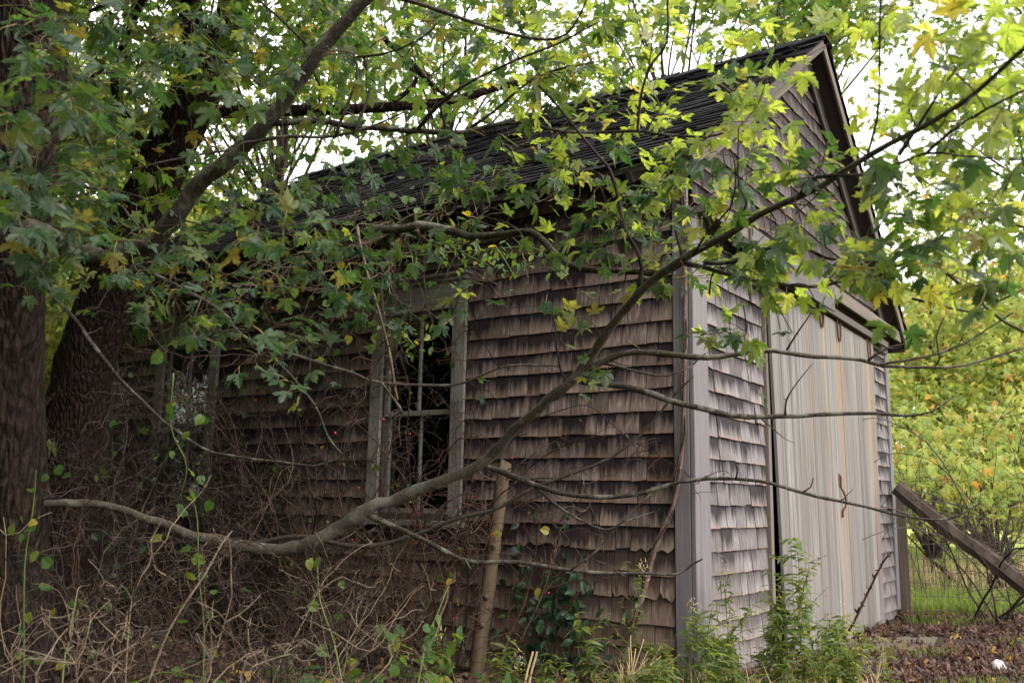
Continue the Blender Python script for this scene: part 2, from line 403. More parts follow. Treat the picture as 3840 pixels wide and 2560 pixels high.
M_LITTER = mat_leaf('fallen_leaf', [(0, (.035, .018, .016)), (.5, (.085, .045, .036)), (.85, (.16, .095, .07)), (.95, (.26, .15, .05)), (1, (.34, .22, .04))],
                    [(0, (.06, .03, .02)), (.5, (.12, .06, .04)), (.85, (.2, .12, .07)), (1, (.4, .25, .05))], None, .3, .2, .7)
M_STONE = mat_flat('pale_stone', (.28, .27, .28), (.48, .46, .45), 14, .8, .6)
M_CONC = mat_flat('mossy_concrete', (.055, .045, .034), (.11, .095, .072), 6, .95, .5)
M_BLACKP = mat_flat('black_rubber_mat', (.006, .006, .009), (.014, .013, .018), 12, .5, .3)
M_POST = mat_wood('grey_brown_post', (.03, .022, .018), (.085, .064, .05), (.018, .014, .012), 60, 1.2, .6)
M_LOG = mat_wood('bare_tan_log', (.055, .038, .023), (.125, .09, .056), (.02, .014, .010), 60, 1.5, .6)
M_WIRE = mat_flat('old_fence_wire', (.03, .022, .02), (.07, .05, .04), 20, .7, 0)
M_HIP = mat_flat('rose_hip_red', (.30, .015, .012), (.45, .03, .02), 20, .35, 0)
def mat_glass():
    m = N('old_window_glass')
    n = m.noise(m.pos(), 6, 2)
    g = m.n('BsdfGlossy', {'Color': (.9, .9, .95, 1), 'Roughness': .03, 'Normal': m.bump(n, .25, .02)}).outputs[0]
    t = m.n('BsdfTransparent', {'Color': (.72, .76, .74, 1)}).outputs[0]
    fr = m.n('Fresnel', {'IOR': 1.5}).outputs[0]
    fr = m.math('MULTIPLY', fr, .25, True)
    return m.surf(m.n('MixShader', {0: fr, 1: t, 2: g}).outputs[0])
M_GLASS = mat_glass()
def mat_ground():
    m = N('leafy_soil'); p = m.pos()
    n = m.noise(p, .9, 5); n2 = m.noise(p, 14, 5); n3 = m.noise(p, 40, 4)
    soil = m.mix(n2, (.015, .010, .008), (.06, .04, .03))
    grass = m.mix(n3, (.03, .05, .012), (.10, .13, .03))
    col = m.mix(m.ramp(n, [(.56, (0,) * 3), (.68, (.6,) * 3)]), soil, grass)
    # the mown field beyond the fence
    sx = m.n('SeparateXYZ', {0: p})
    far = m.math('ADD', sx.outputs[0], m.math('MULTIPLY', sx.outputs[1], -.35))
    far = m.math('ADD', far, m.math('MULTIPLY', n, 2.0))
    fm = m.n('MapRange', {0: far, 1: 8.4, 2: 10.2, 3: 0.0, 4: 1.0}).outputs[0]
    back = m.n('MapRange', {0: sx.outputs[1], 1: 8.5, 2: 11.0, 3: 0.0, 4: 1.0}).outputs[0]
    fm = m.math('MAXIMUM', fm, back)
    col = m.mix(fm, col, m.mix(n2, (.20, .26, .045), (.36, .40, .09)))
    return m.surf(m.principled(col, .95, m.bump(n2, .7, .03), .1))
M_GROUND = mat_ground()

# ================================================================== THE GROUND
GZ = -0.12
def ground_z(x, y):
    x = np.asarray(x, float); y = np.asarray(y, float)
    d = (x * RCW[0, 2] + y * RCW[1, 2]) * -1       # distance along the view
    dc = (CAM[0] * RCW[0, 2] + CAM[1] * RCW[1, 2]) * -1
    t = np.clip((d - dc - 0.5) / 3.6, 0, 1)
    low = -0.42 * (1 - t * t * (3 - 2 * t))
    return GZ + low + .025 * np.sin(x * 1.7 + .4) * np.cos(y * 1.3) + .015 * np.sin(x * 4.1 + y * 3.3)
gx = np.concatenate([[-250, -120, -60, -30, -18], np.linspace(-12, 18, 91), [24, 34, 60, 120, 250]])
gy = np.concatenate([[-250, -120, -60, -30, -16], np.linspace(-10, 16, 79), [22, 34, 60, 120, 250]])
GX, GY = np.meshgrid(gx, gy)
GV = np.stack([GX, GY, ground_z(GX, GY)], -1).reshape(-1, 3)
nx, ny = len(gx), len(gy)
i, j = np.meshgrid(np.arange(ny - 1), np.arange(nx - 1), indexing='ij')
GF = np.stack([i * nx + j, i * nx + j + 1, (i + 1) * nx + j + 1, (i + 1) * nx + j], -1).reshape(-1, 4)
obj('ground', GV, GF, M_GROUND, smooth=True, kind='structure', label='leaf strewn soil around the shed running into a mown green field')

# ================================================================== THE SHED
shed = empty('shed', (0, 0, 0), 'old grey shingled garage shed with black roof and plank doors, overgrown by branches', 'shed')
LEN, WID = 6.6, 5.3
EAVE_L, RIDGE, EAVE_R = (-.42, 3.21), (2.62, 5.33), (5.52, 2.93)
SL = (RIDGE[1] - EAVE_L[1]) / (RIDGE[0] - EAVE_L[0]); SR = (RIDGE[1] - EAVE_R[1]) / (EAVE_R[0] - RIDGE[0])
def zl(x): return EAVE_L[1] + SL * (x - EAVE_L[0])
def zr(x): return EAVE_R[1] + SR * (EAVE_R[0] - x)
Y0, Y1 = -.22, 6.9
WIN = [(1.95, 2.67), (4.92, 5.64)]            # openings along the side wall
WZ0, WZ1 = .93, 2.50
# sheathing behind the shingles: side wall in pieces round the openings
a = Acc()
ys = [0.02, WIN[0][0], WIN[0][1], WIN[1][0], WIN[1][1], LEN]
for q in range(5):
    if q in (1, 3):
        a.add(box8(.0, .09, ys[q], ys[q + 1], GZ - .1, WZ0), boxf()); a.add(box8(.0, .09, ys[q], ys[q + 1], WZ1, zl(0) - .06), boxf())
    else: a.add(box8(.0, .09, ys[q], ys[q + 1], GZ - .1, zl(0) - .06), boxf())
wall_side = a.build('wall', M_DARKW, shed, label='shingled long side wall')
def gable(y0, y1, x0, x1, top):
    """wall strip between x0 and x1 with the roof line as its top"""
    xs = [x0] + ([RIDGE[0]] if x0 < RIDGE[0] < x1 else []) + [x1]
    A = Acc()
    for p, q in zip(xs[:-1], xs[1:]):
        zt = lambda x: min(zl(x), zr(x)) - .06
        V = [[x, y, z] for y in (y0, y1) for (x, z) in ((p, top), (q, top), (q, zt(q)), (p, zt(p)))]
        A.add(V, np.array([[0, 1, 2, 3], [7, 6, 5, 4], [0, 4, 5, 1], [1, 5, 6, 2], [2, 6, 7, 3], [3, 7, 4, 0]]))
    return A
a = gable(.0, .09, .09, WID - .09, 2.86)
a.add(box8(.09, 1.32, .0, .09, GZ - .1, 2.86), boxf()); a.add(box8(4.40, WID - .09, .0, .09, GZ - .1, 2.86), boxf())
wall_front = a.build('wall', M_DARKW, shed, label='gable end wall with the plank doors')
gable(LEN, LEN + .09, .0, WID, GZ - .1).build('wall', M_DARKW, shed)
Acc().add(box8(WID - .09, WID, .0, LEN, GZ - .1, zr(WID) - .06), boxf()).build('wall', M_DARKW, shed)
Acc().add(box8(.09, WID - .09, .09, LEN, GZ - .05, GZ + .05), boxf()).build('floor', M_INNER, shed)

# --- wall shingles
def side_P(s, z, d): return np.stack([np.full_like(s, 0.0) - d, s, z], -1)
def front_P(s, z, d): return np.stack([s, np.full_like(s, 0.0) - d, z], -1)
def shingle(P, s0, s1, z, ex, er, th=.013, proud=.024, flip=False, curl=0.0):
    """one wedge shingle; returns V, faces, uv"""
    nb = 6
    s = np.linspace(s0, s1, nb)
    zb = z + rng.normal(0, .0006 + er * er * .004, nb)
    if er > .3:
        zb = zb + er * .03 * rng.random(nb) ** 2
        zb[0] += er * .035 * rng.random(); zb[-1] += er * .035 * rng.random()
    tilt = rng.normal(0, .0014); zb += rng.normal(0, .0022); zb += tilt * np.linspace(-1, 1, nb)
    pr = proud + rng.normal(0, .0018) + curl * rng.random() + (.012 * rng.random() if rng.random() < .07 else 0)
    if rng.random() < .05: zb = zb + rng.normal(0, .007) + rng.normal(0, .004) * np.linspace(-1, 1, nb)
    twist = np.linspace(-1, 1, nb) * rng.normal(0, .0015)
    outer = P(s, zb, pr + twist)
    st = np.array([s1, s0]); zt = np.full(2, z + ex * 1.16)
    top = P(st, zt, np.full(2, proud - th * 1.16))
    inner = P(s, zb + .001, np.maximum(pr - th, .002) + twist)
    intop = P(st, zt, np.full(2, .001))
    V = np.vstack([outer, top, inner, intop]); m = nb + 2
    ng = np.arange(m)[None]
    q = [[k + 1, k, m + k, m + k + 1] for k in range(nb - 1)]
    q += [[nb - 1 + 1, nb - 1, m + nb - 1, m + nb], [0, nb + 1, m + nb + 1, m]]
    q = np.array(q)
    off = rng.uniform(0, 40)
    U = np.concatenate([s, st, s, st]) + off
    W_ = (np.concatenate([zb, zt, zb, zt]) - z) / ex
    if flip: ng = ng[:, ::-1]; q = q[:, ::-1]
    return V, [q, ng], np.stack([U, W_ + 0.0], 1)
def courses(P, z, ex, spans, wr, erf, flip, curl=0.0, th=.013, proud=.024):
    out = []
    for s0, s1 in spans:
        s = s0
        while s < s1 - .015:
            w = rng.uniform(*wr)
            e = min(s + w, s1)
            if s1 - e < .04: e = s1
            out.append((.5 * (s + e), z, shingle(P, s + .0034, e - .0034, z, ex, erf(.5 * (s + e), z), th, proud, flip, curl)))
            s = e
    return out
def cut(span, holes):
    sp = [span]
    for h0, h1 in holes:
        n_ = []
        for a0, a1 in sp:
            if h1 <= a0 or h0 >= a1: n_.append((a0, a1)); continue
            if h0 > a0: n_.append((a0, h0))
            if h1 < a1: n_.append((h1, a1))
        sp = n_
    return sp
EX = .15
side_sh, front_sh, gable_sh = [], [], []
for k in range(24):
    z = -.16 + k * EX + .004 * math.sin(k * 1.9)
    if z > zl(0) - .12: break
    holes = [(w0 - .13, w1 + .13) for w0, w1 in WIN] if WZ0 - .12 < z + EX * .6 and z < WZ1 + .27 else []
    er = lambda s, zz: (0.9 if (rng.random() < .45 and zz < .85 and s < 1.6) else (.25 if zz < .6 else .05))
    side_sh += courses(side_P, z, EX, cut((.115, LEN), holes), (.085, .20), er, True)
for k in range(21):
    z = -.16 + k * EX
    if z > 2.80: break
    side = [(.21, 1.285), (4.47, WID - .10)]
    front_sh += courses(front_P, z, EX, side, (.10, .24), lambda s, zz: .05, False)
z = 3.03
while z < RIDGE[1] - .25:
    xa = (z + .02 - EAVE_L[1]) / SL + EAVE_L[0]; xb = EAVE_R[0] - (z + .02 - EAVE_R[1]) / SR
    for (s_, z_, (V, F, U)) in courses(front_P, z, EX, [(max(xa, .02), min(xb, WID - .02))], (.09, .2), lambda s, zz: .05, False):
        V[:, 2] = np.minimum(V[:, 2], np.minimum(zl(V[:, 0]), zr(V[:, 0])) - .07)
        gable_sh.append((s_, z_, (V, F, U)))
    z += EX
def split_parts(lst, score, n, name, mat, parent, stuffname):
    lst = sorted(lst, key=score)
    for (s, z, (V, F, U)) in lst[:n]: obj(name, V, F, mat, parent, uv=U)
    A = Acc()
    for (s, z, (V, F, U)) in lst[n:]: A.add(V, F, U)
    A.build(stuffname, mat, parent, kind='stuff')
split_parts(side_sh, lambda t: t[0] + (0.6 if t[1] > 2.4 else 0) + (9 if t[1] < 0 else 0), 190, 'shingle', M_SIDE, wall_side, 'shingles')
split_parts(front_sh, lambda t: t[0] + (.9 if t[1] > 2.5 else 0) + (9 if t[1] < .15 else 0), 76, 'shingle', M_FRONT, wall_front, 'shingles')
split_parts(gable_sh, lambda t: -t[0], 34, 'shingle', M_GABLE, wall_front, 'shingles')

# --- corner boards
bd = lambda nm, m_, x0, x1, y0, y1, z0, z1, par=shed, **kw: board(nm, m_, par, ((x0 + x1) / 2, (y0 + y1) / 2, z0), ((x0 + x1) / 2, (y0 + y1) / 2, z1), (1, 0, 0), x1 - x0, y1 - y0, **kw)
bd('corner_board', M_BOARD, -.036, -.004, .0, .108, GZ - .08, zl(0) - .3)
bd('corner_board', M_BOARD, -.036, .20, -.036, -.004, GZ - .08, 2.94)
bd('corner_board', M_BOARD, WID - .10, WID + .03, -.036, -.004, GZ + .1, 2.95)
bd('corner_board', M_BOARD, -.030, -.002, LEN - .1, LEN + .03, GZ, zl(0) - .1)
# frieze under the eave
board('frieze_board', M_DARKW, shed, (-.03, .12, zl(0) - .2), (-.03, LEN, zl(0) - .2), (0, 0, 1), .16, .03)

# --- windows
def window(w0, w1):
    wn = empty('window', (0, w0, WZ0)); wn.parent = shed; wn.location = (0, w0, WZ0)
    x = -.032
    for yy in (w0 - .062, w1 + .062):
        board('casing', M_CASE, wn, (x, yy, WZ0 - .05), (x, yy, WZ1 + .05), (0, 1, 0), .122, .03, j=.002)
    board('head_casing', M_CASE, wn, (x, w0 - .123, WZ1 + .135), (x, w1 + .123, WZ1 + .135), (0, 0, 1), .17, .032, j=.002)
    hb = board('head_moulding', M_CASE, wn, (x - .014, w0 - .14, WZ1 + .237), (x - .014, w1 + .14, WZ1 + .237), (0, 0, 1), .034, .062)
    board('head_cap', M_CASE, wn, (x - .028, w0 - .165, WZ1 + .267), (x - .028, w1 + .165, WZ1 + .267), (0, 0, 1), .026, .095)
    board('sill', M_CASE, wn, (x - .02, w0 - .15, WZ0 - .07), (x - .02, w1 + .15, WZ0 - .07), (0, 0, 1), .045, .09)
    board('bead', M_CASE, wn, (x + .004, w0, WZ1 + .03), (x + .004, w1, WZ1 + .03), (0, 0, 1), .045, .03)
    mid = (WZ0 + WZ1) / 2 - .03
    for k, (z0, z1, xo) in enumerate(((mid, WZ1 + .005, .018), (WZ0, mid + .04, .052))):
        sash = empty('sash', (xo, w0, z0)); sash.parent = wn; sash.location = (xo, 0, z0 - WZ0)
        for yy in (w0 + .022, w1 - .022):
            board('stile', M_CASE, sash, (xo, yy, z0), (xo, yy, z1), (0, 1, 0), .044, .03)
        for zz in (z0 + .02, z1 - .02):
            board('rail', M_CASE, sash, (xo + .001, w0 + .045, zz), (xo + .001, w1 - .045, zz), (0, 0, 1), .04, .028)
        ym = (w0 + w1) / 2
        board('muntin', M_CASE, sash, (xo - .002, ym, z0 + .041), (xo - .002, ym, z1 - .041), (0, 1, 0), .026, .026)
        for p, q in ((w0 + .043, ym - .012), (ym + .012, w1 - .043)):
            obj('pane', box8(xo + .001, xo + .004, p, q, z0 + .041, z1 - .041, 0), boxf(), M_GLASS, sash)
    return wn
for w in WIN: window(*w)

# --- doors: two leaning leaves of vertical boards, hung from a track
def door(xt0, xt1, xb0, xb1, zt, zb, y, nboards, label):
    d = empty('door', (0, 0, 0), label); d.parent = shed; ORG[d] = np.zeros(3)
    for k in range(nboards):
        f0, f1 = k / nboards, (k + 1) / nboards
        g = .0020
        V8 = np.array([[(xt0 + (xt1 - xt0) * f) if z > 1 else (xb0 + (xb1 - xb0) * f), yy, z]
                       for yy in (y - .012, y + .012) for z in (zb + rng.uniform(-.02, .02), zt) for f in (f0, f1)])
        V8[:, 0] += np.where(np.arange(8) % 2 == 0, g, -g); V8[:, 1] += rng.normal(0, .0012)
        V8 = V8[[0, 1, 2, 3, 4, 5, 6, 7]]
        V, F = chamfer(V8, .0012)
        s = rng.uniform(0, 60)
        uv = np.stack([V[:, 0] + .045 * V[:, 2] + s, V[:, 2] + s * .3], 1)
        obj('plank', V, F, M_DOOR, d, uv=uv)
    for zz in (zb + .35, zt - .35):
        board('batten', M_DARKW, d, ((xb0 + .1), y + .035, zz), ((xb1 - .1), y + .035, zz), (0, 0, 1), .14, .022)
    return d
door_l = door(1.27, 2.98, 1.47, 3.13, 2.74, GZ + .04, -.075, 9, 'warped pale plank door next to the shingled strip')
door_r = door(2.99, 4.46, 3.15, 4.40, 2.74, GZ + .02, -.07, 8, 'rust streaked plank door beside the far wall corner')
bd('door_jamb', M_TAN, 1.288, 1.345, -.05, -.002, GZ, 2.76)
bd('door_jamb', M_BOARD, 4.40, 4.468, -.045, -.004, GZ, 2.76)
# hangers, hasp
def strap(name, parent, pts, r, mat):
    P = catmull(np.array(pts, float), .02); V, F, U = tube(P, r, 5); return obj(name, V, F, mat, parent, uv=U, smooth=True)
for x0, ztop, zbot, par in ((2.60, 2.86, 2.60, door_l), (3.14, 2.86, 2.56, door_r), (4.23, 2.88, 2.52, door_r)):
    w = .055
    strap('hanger', par, [(x0 - w, -.098, ztop), (x0 - w, -.098, (ztop + zbot) / 2), (x0 - w * .8, -.099, zbot + .05), (x0, -.099, zbot), (x0 + w * .8, -.099, zbot + .05), (x0 + w, -.098, (ztop + zbot) / 2), (x0 + w, -.098, ztop)], .008, M_RUST)
strap('hasp', door_l, [(2.985, -.10, 1.32), (2.985, -.10, 1.22), (3.00, -.115, 1.18), (3.03, -.125, 1.12), (3.025, -.12, 1.05), (3.0, -.105, 1.02), (3.0, -.10, .96)], .009, M_RUST)
board('hasp_plate', M_RUST, door_l, (2.975, -.092, 1.22), (2.975, -.092, 1.34), (1, 0, 0), .045, .006, c=.001)
board('door_track', M_IRON, shed, (1.2, -.115, 2.80), (4.95, -.115, 2.80), (0, 0, 1), .07, .03)
board('door_track', M_DARKW, shed, (1.25, -.035, 2.83), (WID - .12, -.035, 2.83), (0, 0, 1), .20, .05)
# ledge at the foot of the gable and the panel that covers the track
board('ledge', M_TAN, shed, (.05, -.085, 2.985), (WID - .02, -.085, 2.985), (0, 0, 1), .05, .16)
board('ledge_fascia', M_TAN, shed, (.05, -.168, 2.955), (WID + .06, -.168, 2.945), (0, 0, 1), .12, .022)
board('track_cover', M_COVER, shed, (.62, -.192, 2.862), (2.66, -.192, 2.862), (0, 0, 1), .235, .02)

# --- roof
YC = (Y0 + Y1) / 2
def roof_P(s, t, d):        # s along y, t up the slope from the eave (metres), d above the deck
    L = math.hypot(1, SL); ux, uz = 1 / L, SL / L
    sag = 0.0 * np.sin(np.clip((s - Y0) / (Y1 - Y0), 0, 1) * math.pi) * np.sin(np.clip(t / 3.56, 0, 1) * math.pi)
    return np.stack([EAVE_L[0] + t * ux - d * uz - sag * uz, s, EAVE_L[1] + t * uz + d * ux + sag * ux], -1)
A = Acc()
for (x0, z0, x1, z1) in ((EAVE_L[0] + .03, EAVE_L[1] - .005, RIDGE[0], RIDGE[1] - .01), (RIDGE[0], RIDGE[1] - .01, EAVE_R[0], EAVE_R[1] - .01)):
    th = .05
    V = [[x, y, z - dz] for y in (Y0 + .03, Y1) for (x, z, dz) in ((x0, z0, th), (x1, z1, th), (x1, z1, 0), (x0, z0, 0))]
    V = np.array(V)
    if x0 < 1: V[[2, 6], 0] -= .0
    A.add(V, np.array([[0, 1, 2, 3], [7, 6, 5, 4], [0, 4, 5, 1], [1, 5, 6, 2], [2, 6, 7, 3], [3, 7, 4, 0]]))
roof = A.build('roof', M_DARKW, shed, label='black shingled roof with a sagging ridge')
rs = []
SLL = math.hypot(RIDGE[0] - EAVE_L[0], RIDGE[1] - EAVE_L[1])
k = 0
t = -.02
while t < SLL - .08:
    for (s, z, tup) in courses(roof_P, t, .105, [(Y0 - .02, Y1 + .02)], (.2, .36), lambda s, zz: .15 + .3 * rng.random(), True, .008, .007, .014):
        rs.append((s, t, tup))
    t += .105
split_parts(rs, lambda q: q[0], 300, 'roof_shingle', M_ROOF, roof, 'roof_shingles')
def roofR_P(s, t, d):
    L = math.hypot(1, SR); ux, uz = 1 / L, SR / L
    return np.stack([EAVE_R[0] - t * ux + d * uz, s, EAVE_R[1] + t * uz + d * ux], -1)
A = Acc(); t = -.02; SLR = math.hypot(EAVE_R[0] - RIDGE[0], RIDGE[1] - EAVE_R[1])
while t < SLR - .05:
    for (s, z, (V, F, U)) in courses(roofR_P, t, .125, [(Y0 - .02, Y1 + .02)], (.5, .9), lambda s, zz: .3, False): A.add(V, F, U)
    t += .125
A.build('roof_shingles', M_ROOF, roof, kind='stuff')
rcap = [roof_P(np.array([Y0 - .03 + q * .3, Y0 + .33 + q * .3]), np.array([SLL - .12] * 2), np.array([.03] * 2)) for q in range(24)]
for q in range(24):
    ya, yb = Y0 - .03 + q * .298, Y0 + .30 + q * .298
    h = .012 * (1 - 0) + .004 * (q % 2)
    sg = lambda y: -.0
    V = []
    for y, dz in ((ya, .022), (yb, .008)):
        for (x, z) in ((RIDGE[0] - .12, RIDGE[1] - .12 * SL + .028), (RIDGE[0], RIDGE[1] + .036), (RIDGE[0] + .12, RIDGE[1] - .12 * SR + .028)):
            V += [[x, y, z + dz], [x, y, z + dz - .012]]
    V = np.array(V) + rng.normal(0, .003, (12, 3))
    obj('ridge_shingle', V, np.array([[0, 2, 8, 6], [2, 4, 10, 8], [1, 7, 9, 3], [3, 9, 11, 5], [0, 1, 3, 2], [2, 3, 5, 4], [6, 8, 9, 7], [8, 10, 11, 9], [0, 6, 7, 1], [4, 5, 11, 10]]), M_ROOF, roof)
# rake boards: against the wall and at the roof edge
def rake(name, mat, x0, z0, x1, z1, y, w, t_):
    board(name, mat, shed, (x0, y, z0), (x1, y, z1), (0, 0, 1), w, t_)
rake('rake_board', M_TAN, -.10, zl(-.10) - .17, RIDGE[0] - .02, RIDGE[1] - .19, -.045, .19, .03)
rake('rake_board', M_DARKW, RIDGE[0] + .02, RIDGE[1] - .19, WID + .05, zr(WID + .05) - .17, -.045, .15, .03)
rake('barge_board', M_DARKW, EAVE_L[0] + .02, EAVE_L[1] - .055, RIDGE[0], RIDGE[1] - .06, Y0 + .018, .085, .024)
rake('barge_board', M_TAN, RIDGE[0] + .01, RIDGE[1] - .07, EAVE_R[0] - .01, EAVE_R[1] - .06, Y0 + .018, .10, .024)
board('fascia', M_DARKW, shed, (EAVE_R[0] - .012, Y0 + .03, EAVE_R[1] - .075), (EAVE_R[0] - .012, Y1, EAVE_R[1] - .075), (0, 0, 1), .11, .022)
for yy in np.arange(.25, LEN, .6):
    board('rafter_tail', M_DARKW, shed, (EAVE_L[0] + .04, yy, zl(EAVE_L[0] + .04) - .105), (.09, yy, zl(.09) - .105), (0, 0, 1), .10, .045)

# ================================================================== LEAVES AND WOOD: shared makers
def leaf_template(half, c=(0, .22), droop=.25, fold=.25, jit=.015, petiole=True, curl=0.0):
    """blade in XY (tip +Y, base at 0), normal +Z; petiole runs back to (0,-pl,pz)"""
    h = np.array(half, float)
    full = np.vstack([h, (h * [-1, 1])[::-1][1:-1]]) if abs(h[0, 0]) < 1e-6 and abs(h[-1, 0]) < 1e-6 else np.vstack([h, (h * [-1, 1])[::-1]])
    full = full + rng.normal(0, jit, full.shape)
    V2 = np.vstack([[c], full]); n = len(full)
    x, y = V2[:, 0], V2[:, 1]
    z = fold * np.abs(x) * .6 - droop * (x * x * .9 + np.clip(y, 0, 2) ** 2 * .6) + curl * np.sin(y * 5) * .06 + rng.normal(0, jit * .8, len(x))
    V = np.stack([x, y, z], 1)
    T = np.array([[0, 1 + k, 1 + (k + 1) % n] for k in range(n)])
    a = V[T[:, 1]] - V[T[:, 0]]; b = V[T[:, 2]] - V[T[:, 0]]
    if np.cross(a, b)[:, 2].sum() < 0: T = T[:, ::-1]
    mi = np.zeros(len(T), int); end = np.zeros(3)
    if petiole:
        P = np.array([[0, .02, 0], [0, -.3, .06], [0, -.72, .0]]); end = P[-1]
        Vp, Fp, _ = tube(P, [.012, .010, .013], 3, cap=False)
        Fp = Fp[0]; Tq = np.vstack([Fp[:, [0, 1, 2]], Fp[:, [0, 2, 3]]]) + len(V)
        V = np.vstack([V, Vp]); T = np.vstack([T, Tq]); mi = np.concatenate([mi, np.ones(len(Tq), int)])
    return V, T, mi, end
MAPLE = [(0, .02), (.10, -.06), (.24, -.05), (.44, .0), (.36, .06), (.39, .13), (.26, .13), (.38, .20), (.51, .21), (.50, .30),
         (.64, .40), (.60, .46), (.69, .62), (.55, .55), (.51, .61), (.42, .49), (.36, .51), (.19, .35), (.19, .50), (.28, .60),
         (.19, .63), (.24, .77), (.13, .77), (.12, .87), (0, 1.02)]
MAPLE_LO = [(0, 0), (.24, -.06), (.44, .02), (.26, .13), (.55, .24), (.69, .62), (.42, .50), (.19, .35), (.26, .66), (0, 1.0)]
MAPLE_XL = [(0, 0), (.40, .0), (.26, .16), (.66, .58), (.2, .38), (.2, .68), (0, 1.0)]
OVAL = [(0, 0), (.16, .08), (.27, .28), (.28, .5), (.18, .78), (0, 1.0)]
ROUND = [(0, .04), (.2, -.06), (.4, .1), (.47, .36), (.38, .64), (.18, .86), (0, 1.02)]
LANCE = [(0, 0), (.11, .14), (.19, .4), (.13, .7), (0, 1.0)]
T_MAPLE = [leaf_template(MAPLE, droop=d, fold=f, jit=.018, curl=c) for d, f, c in ((.15, .2, 0), (.45, .3, 1), (.3, -.1, 1), (.7, .5, 0), (.25, .6, 2), (.5, .1, -2))]
T_MLO = [leaf_template(MAPLE_LO, droop=d, fold=f, jit=.02) for d, f in ((.2, .2), (.5, .3), (.3, .6), (.6, 0))]
T_MXL = [leaf_template(MAPLE_XL, droop=d, fold=f, jit=.02, petiole=False) for d, f in ((.3, .3), (.6, .5))]
T_OVAL = [leaf_template(OVAL, (0, .45), d, f, .012) for d, f in ((.2, .3), (.5, .5))]
T_ROUND = [leaf_template(ROUND, (0, .4), d, f, .015) for d, f in ((.2, .2), (.5, .4), (.3, .6))]
T_LANCE = [leaf_template(LANCE, (0, .45), d, f, .006, petiole=False) for d, f in ((.3, .6), (.8, .5), (1.2, .5))]

def frames(d, up):
    """leaf axes: tip along d, blade normal near up"""
    y = nrm(d); n = nrm(up - y * np.sum(up * y, -1, keepdims=True)); x = np.cross(y, n)
    return np.stack([x, y, n], -1)             # (N,3,3)
def scatter(acc, templates, P, Rm, size, mi0=0):
    """instances of leaf templates merged into acc (petiole faces get material 1)"""
    P = np.asarray(P, float); size = np.asarray(size, float); pick = rng.integers(0, len(templates), len(P))
    for k, (V, T, mi, end) in enumerate(templates):
        ix = np.where(pick == k)[0]
        if not len(ix): continue
        X = np.einsum('nij,vj->nvi', Rm[ix], V) * size[ix, None, None] + P[ix, None]
        F = (T[None] + (np.arange(len(ix)) * len(V))[:, None, None])
        for q in (0, 1):
            if (mi == q).any():
                acc.F.setdefault(3, []).append(F[:, mi == q].reshape(-1, 3) + acc.n)
                acc.M.setdefault(3, []).append(np.full((mi == q).sum() * len(ix), q + mi0 if q == 0 else 1))
        acc.V.append(X.reshape(-1, 3)); acc.U.append(np.tile(V[:, :2], (len(ix), 1))); acc.n += X.shape[0] * X.shape[1]
LEAF_MESH = {}
def leaf_object(name, templates, key, mats, P, Rm, size, parent):
    k = int(rng.integers(0, len(templates)))
    if (key, k) not in LEAF_MESH:
        V, T, mi, end = templates[k]
        LEAF_MESH[(key, k)] = make_mesh(name, V, T, mats, uv=V[:, :2], midx=mi)
    o = bpy.data.objects.new(name, LEAF_MESH[(key, k)]); COL.objects.link(o); o.parent = parent
    Mx = np.eye(4); Mx[:3, :3] = Rm * size; Mx[:3, 3] = P - ORG[parent]
    o.matrix_local = Matrix(Mx.tolist())
    return o

def trace(pts, d0=None, d1=None, w0=20, w1=6, k=7):
    """pts in photograph pixels (x, y[, depth]); widths in pixels -> centre line and radii in metres"""
    pts = [tuple(p) for p in pts]; n = len(pts); X = []
    for q, p in enumerate(pts):
        f = q / (n - 1)
        d = p[2] if len(p) > 2 else d0 + (d1 - d0) * f
        w = p[3] if len(p) > 3 else w0 + (w1 - w0) * f
        X.append([*at(p[0], p[1], d), w / 2 * d / F_PX])
    return catmull(np.array(X), .05)
def cane_path(p, d, L, step, turn, grav, up=0.0):
    P = [np.array(p, float)]; d = nrm(d)
    for k in range(max(2, int(L / step))):
        d = nrm(d + rng.normal(0, turn, 3) + np.array([0, 0, -grav * (k * step) + up])); P.append(P[-1] + d * step)
    return np.array(P)
def wobble(P, s):
    n = len(P); k = np.cumsum(rng.normal(0, s, (n, 3)), 0); f = np.linspace(0, 1, n)[:, None]
    k = k - f * k[-1]
    return P + k

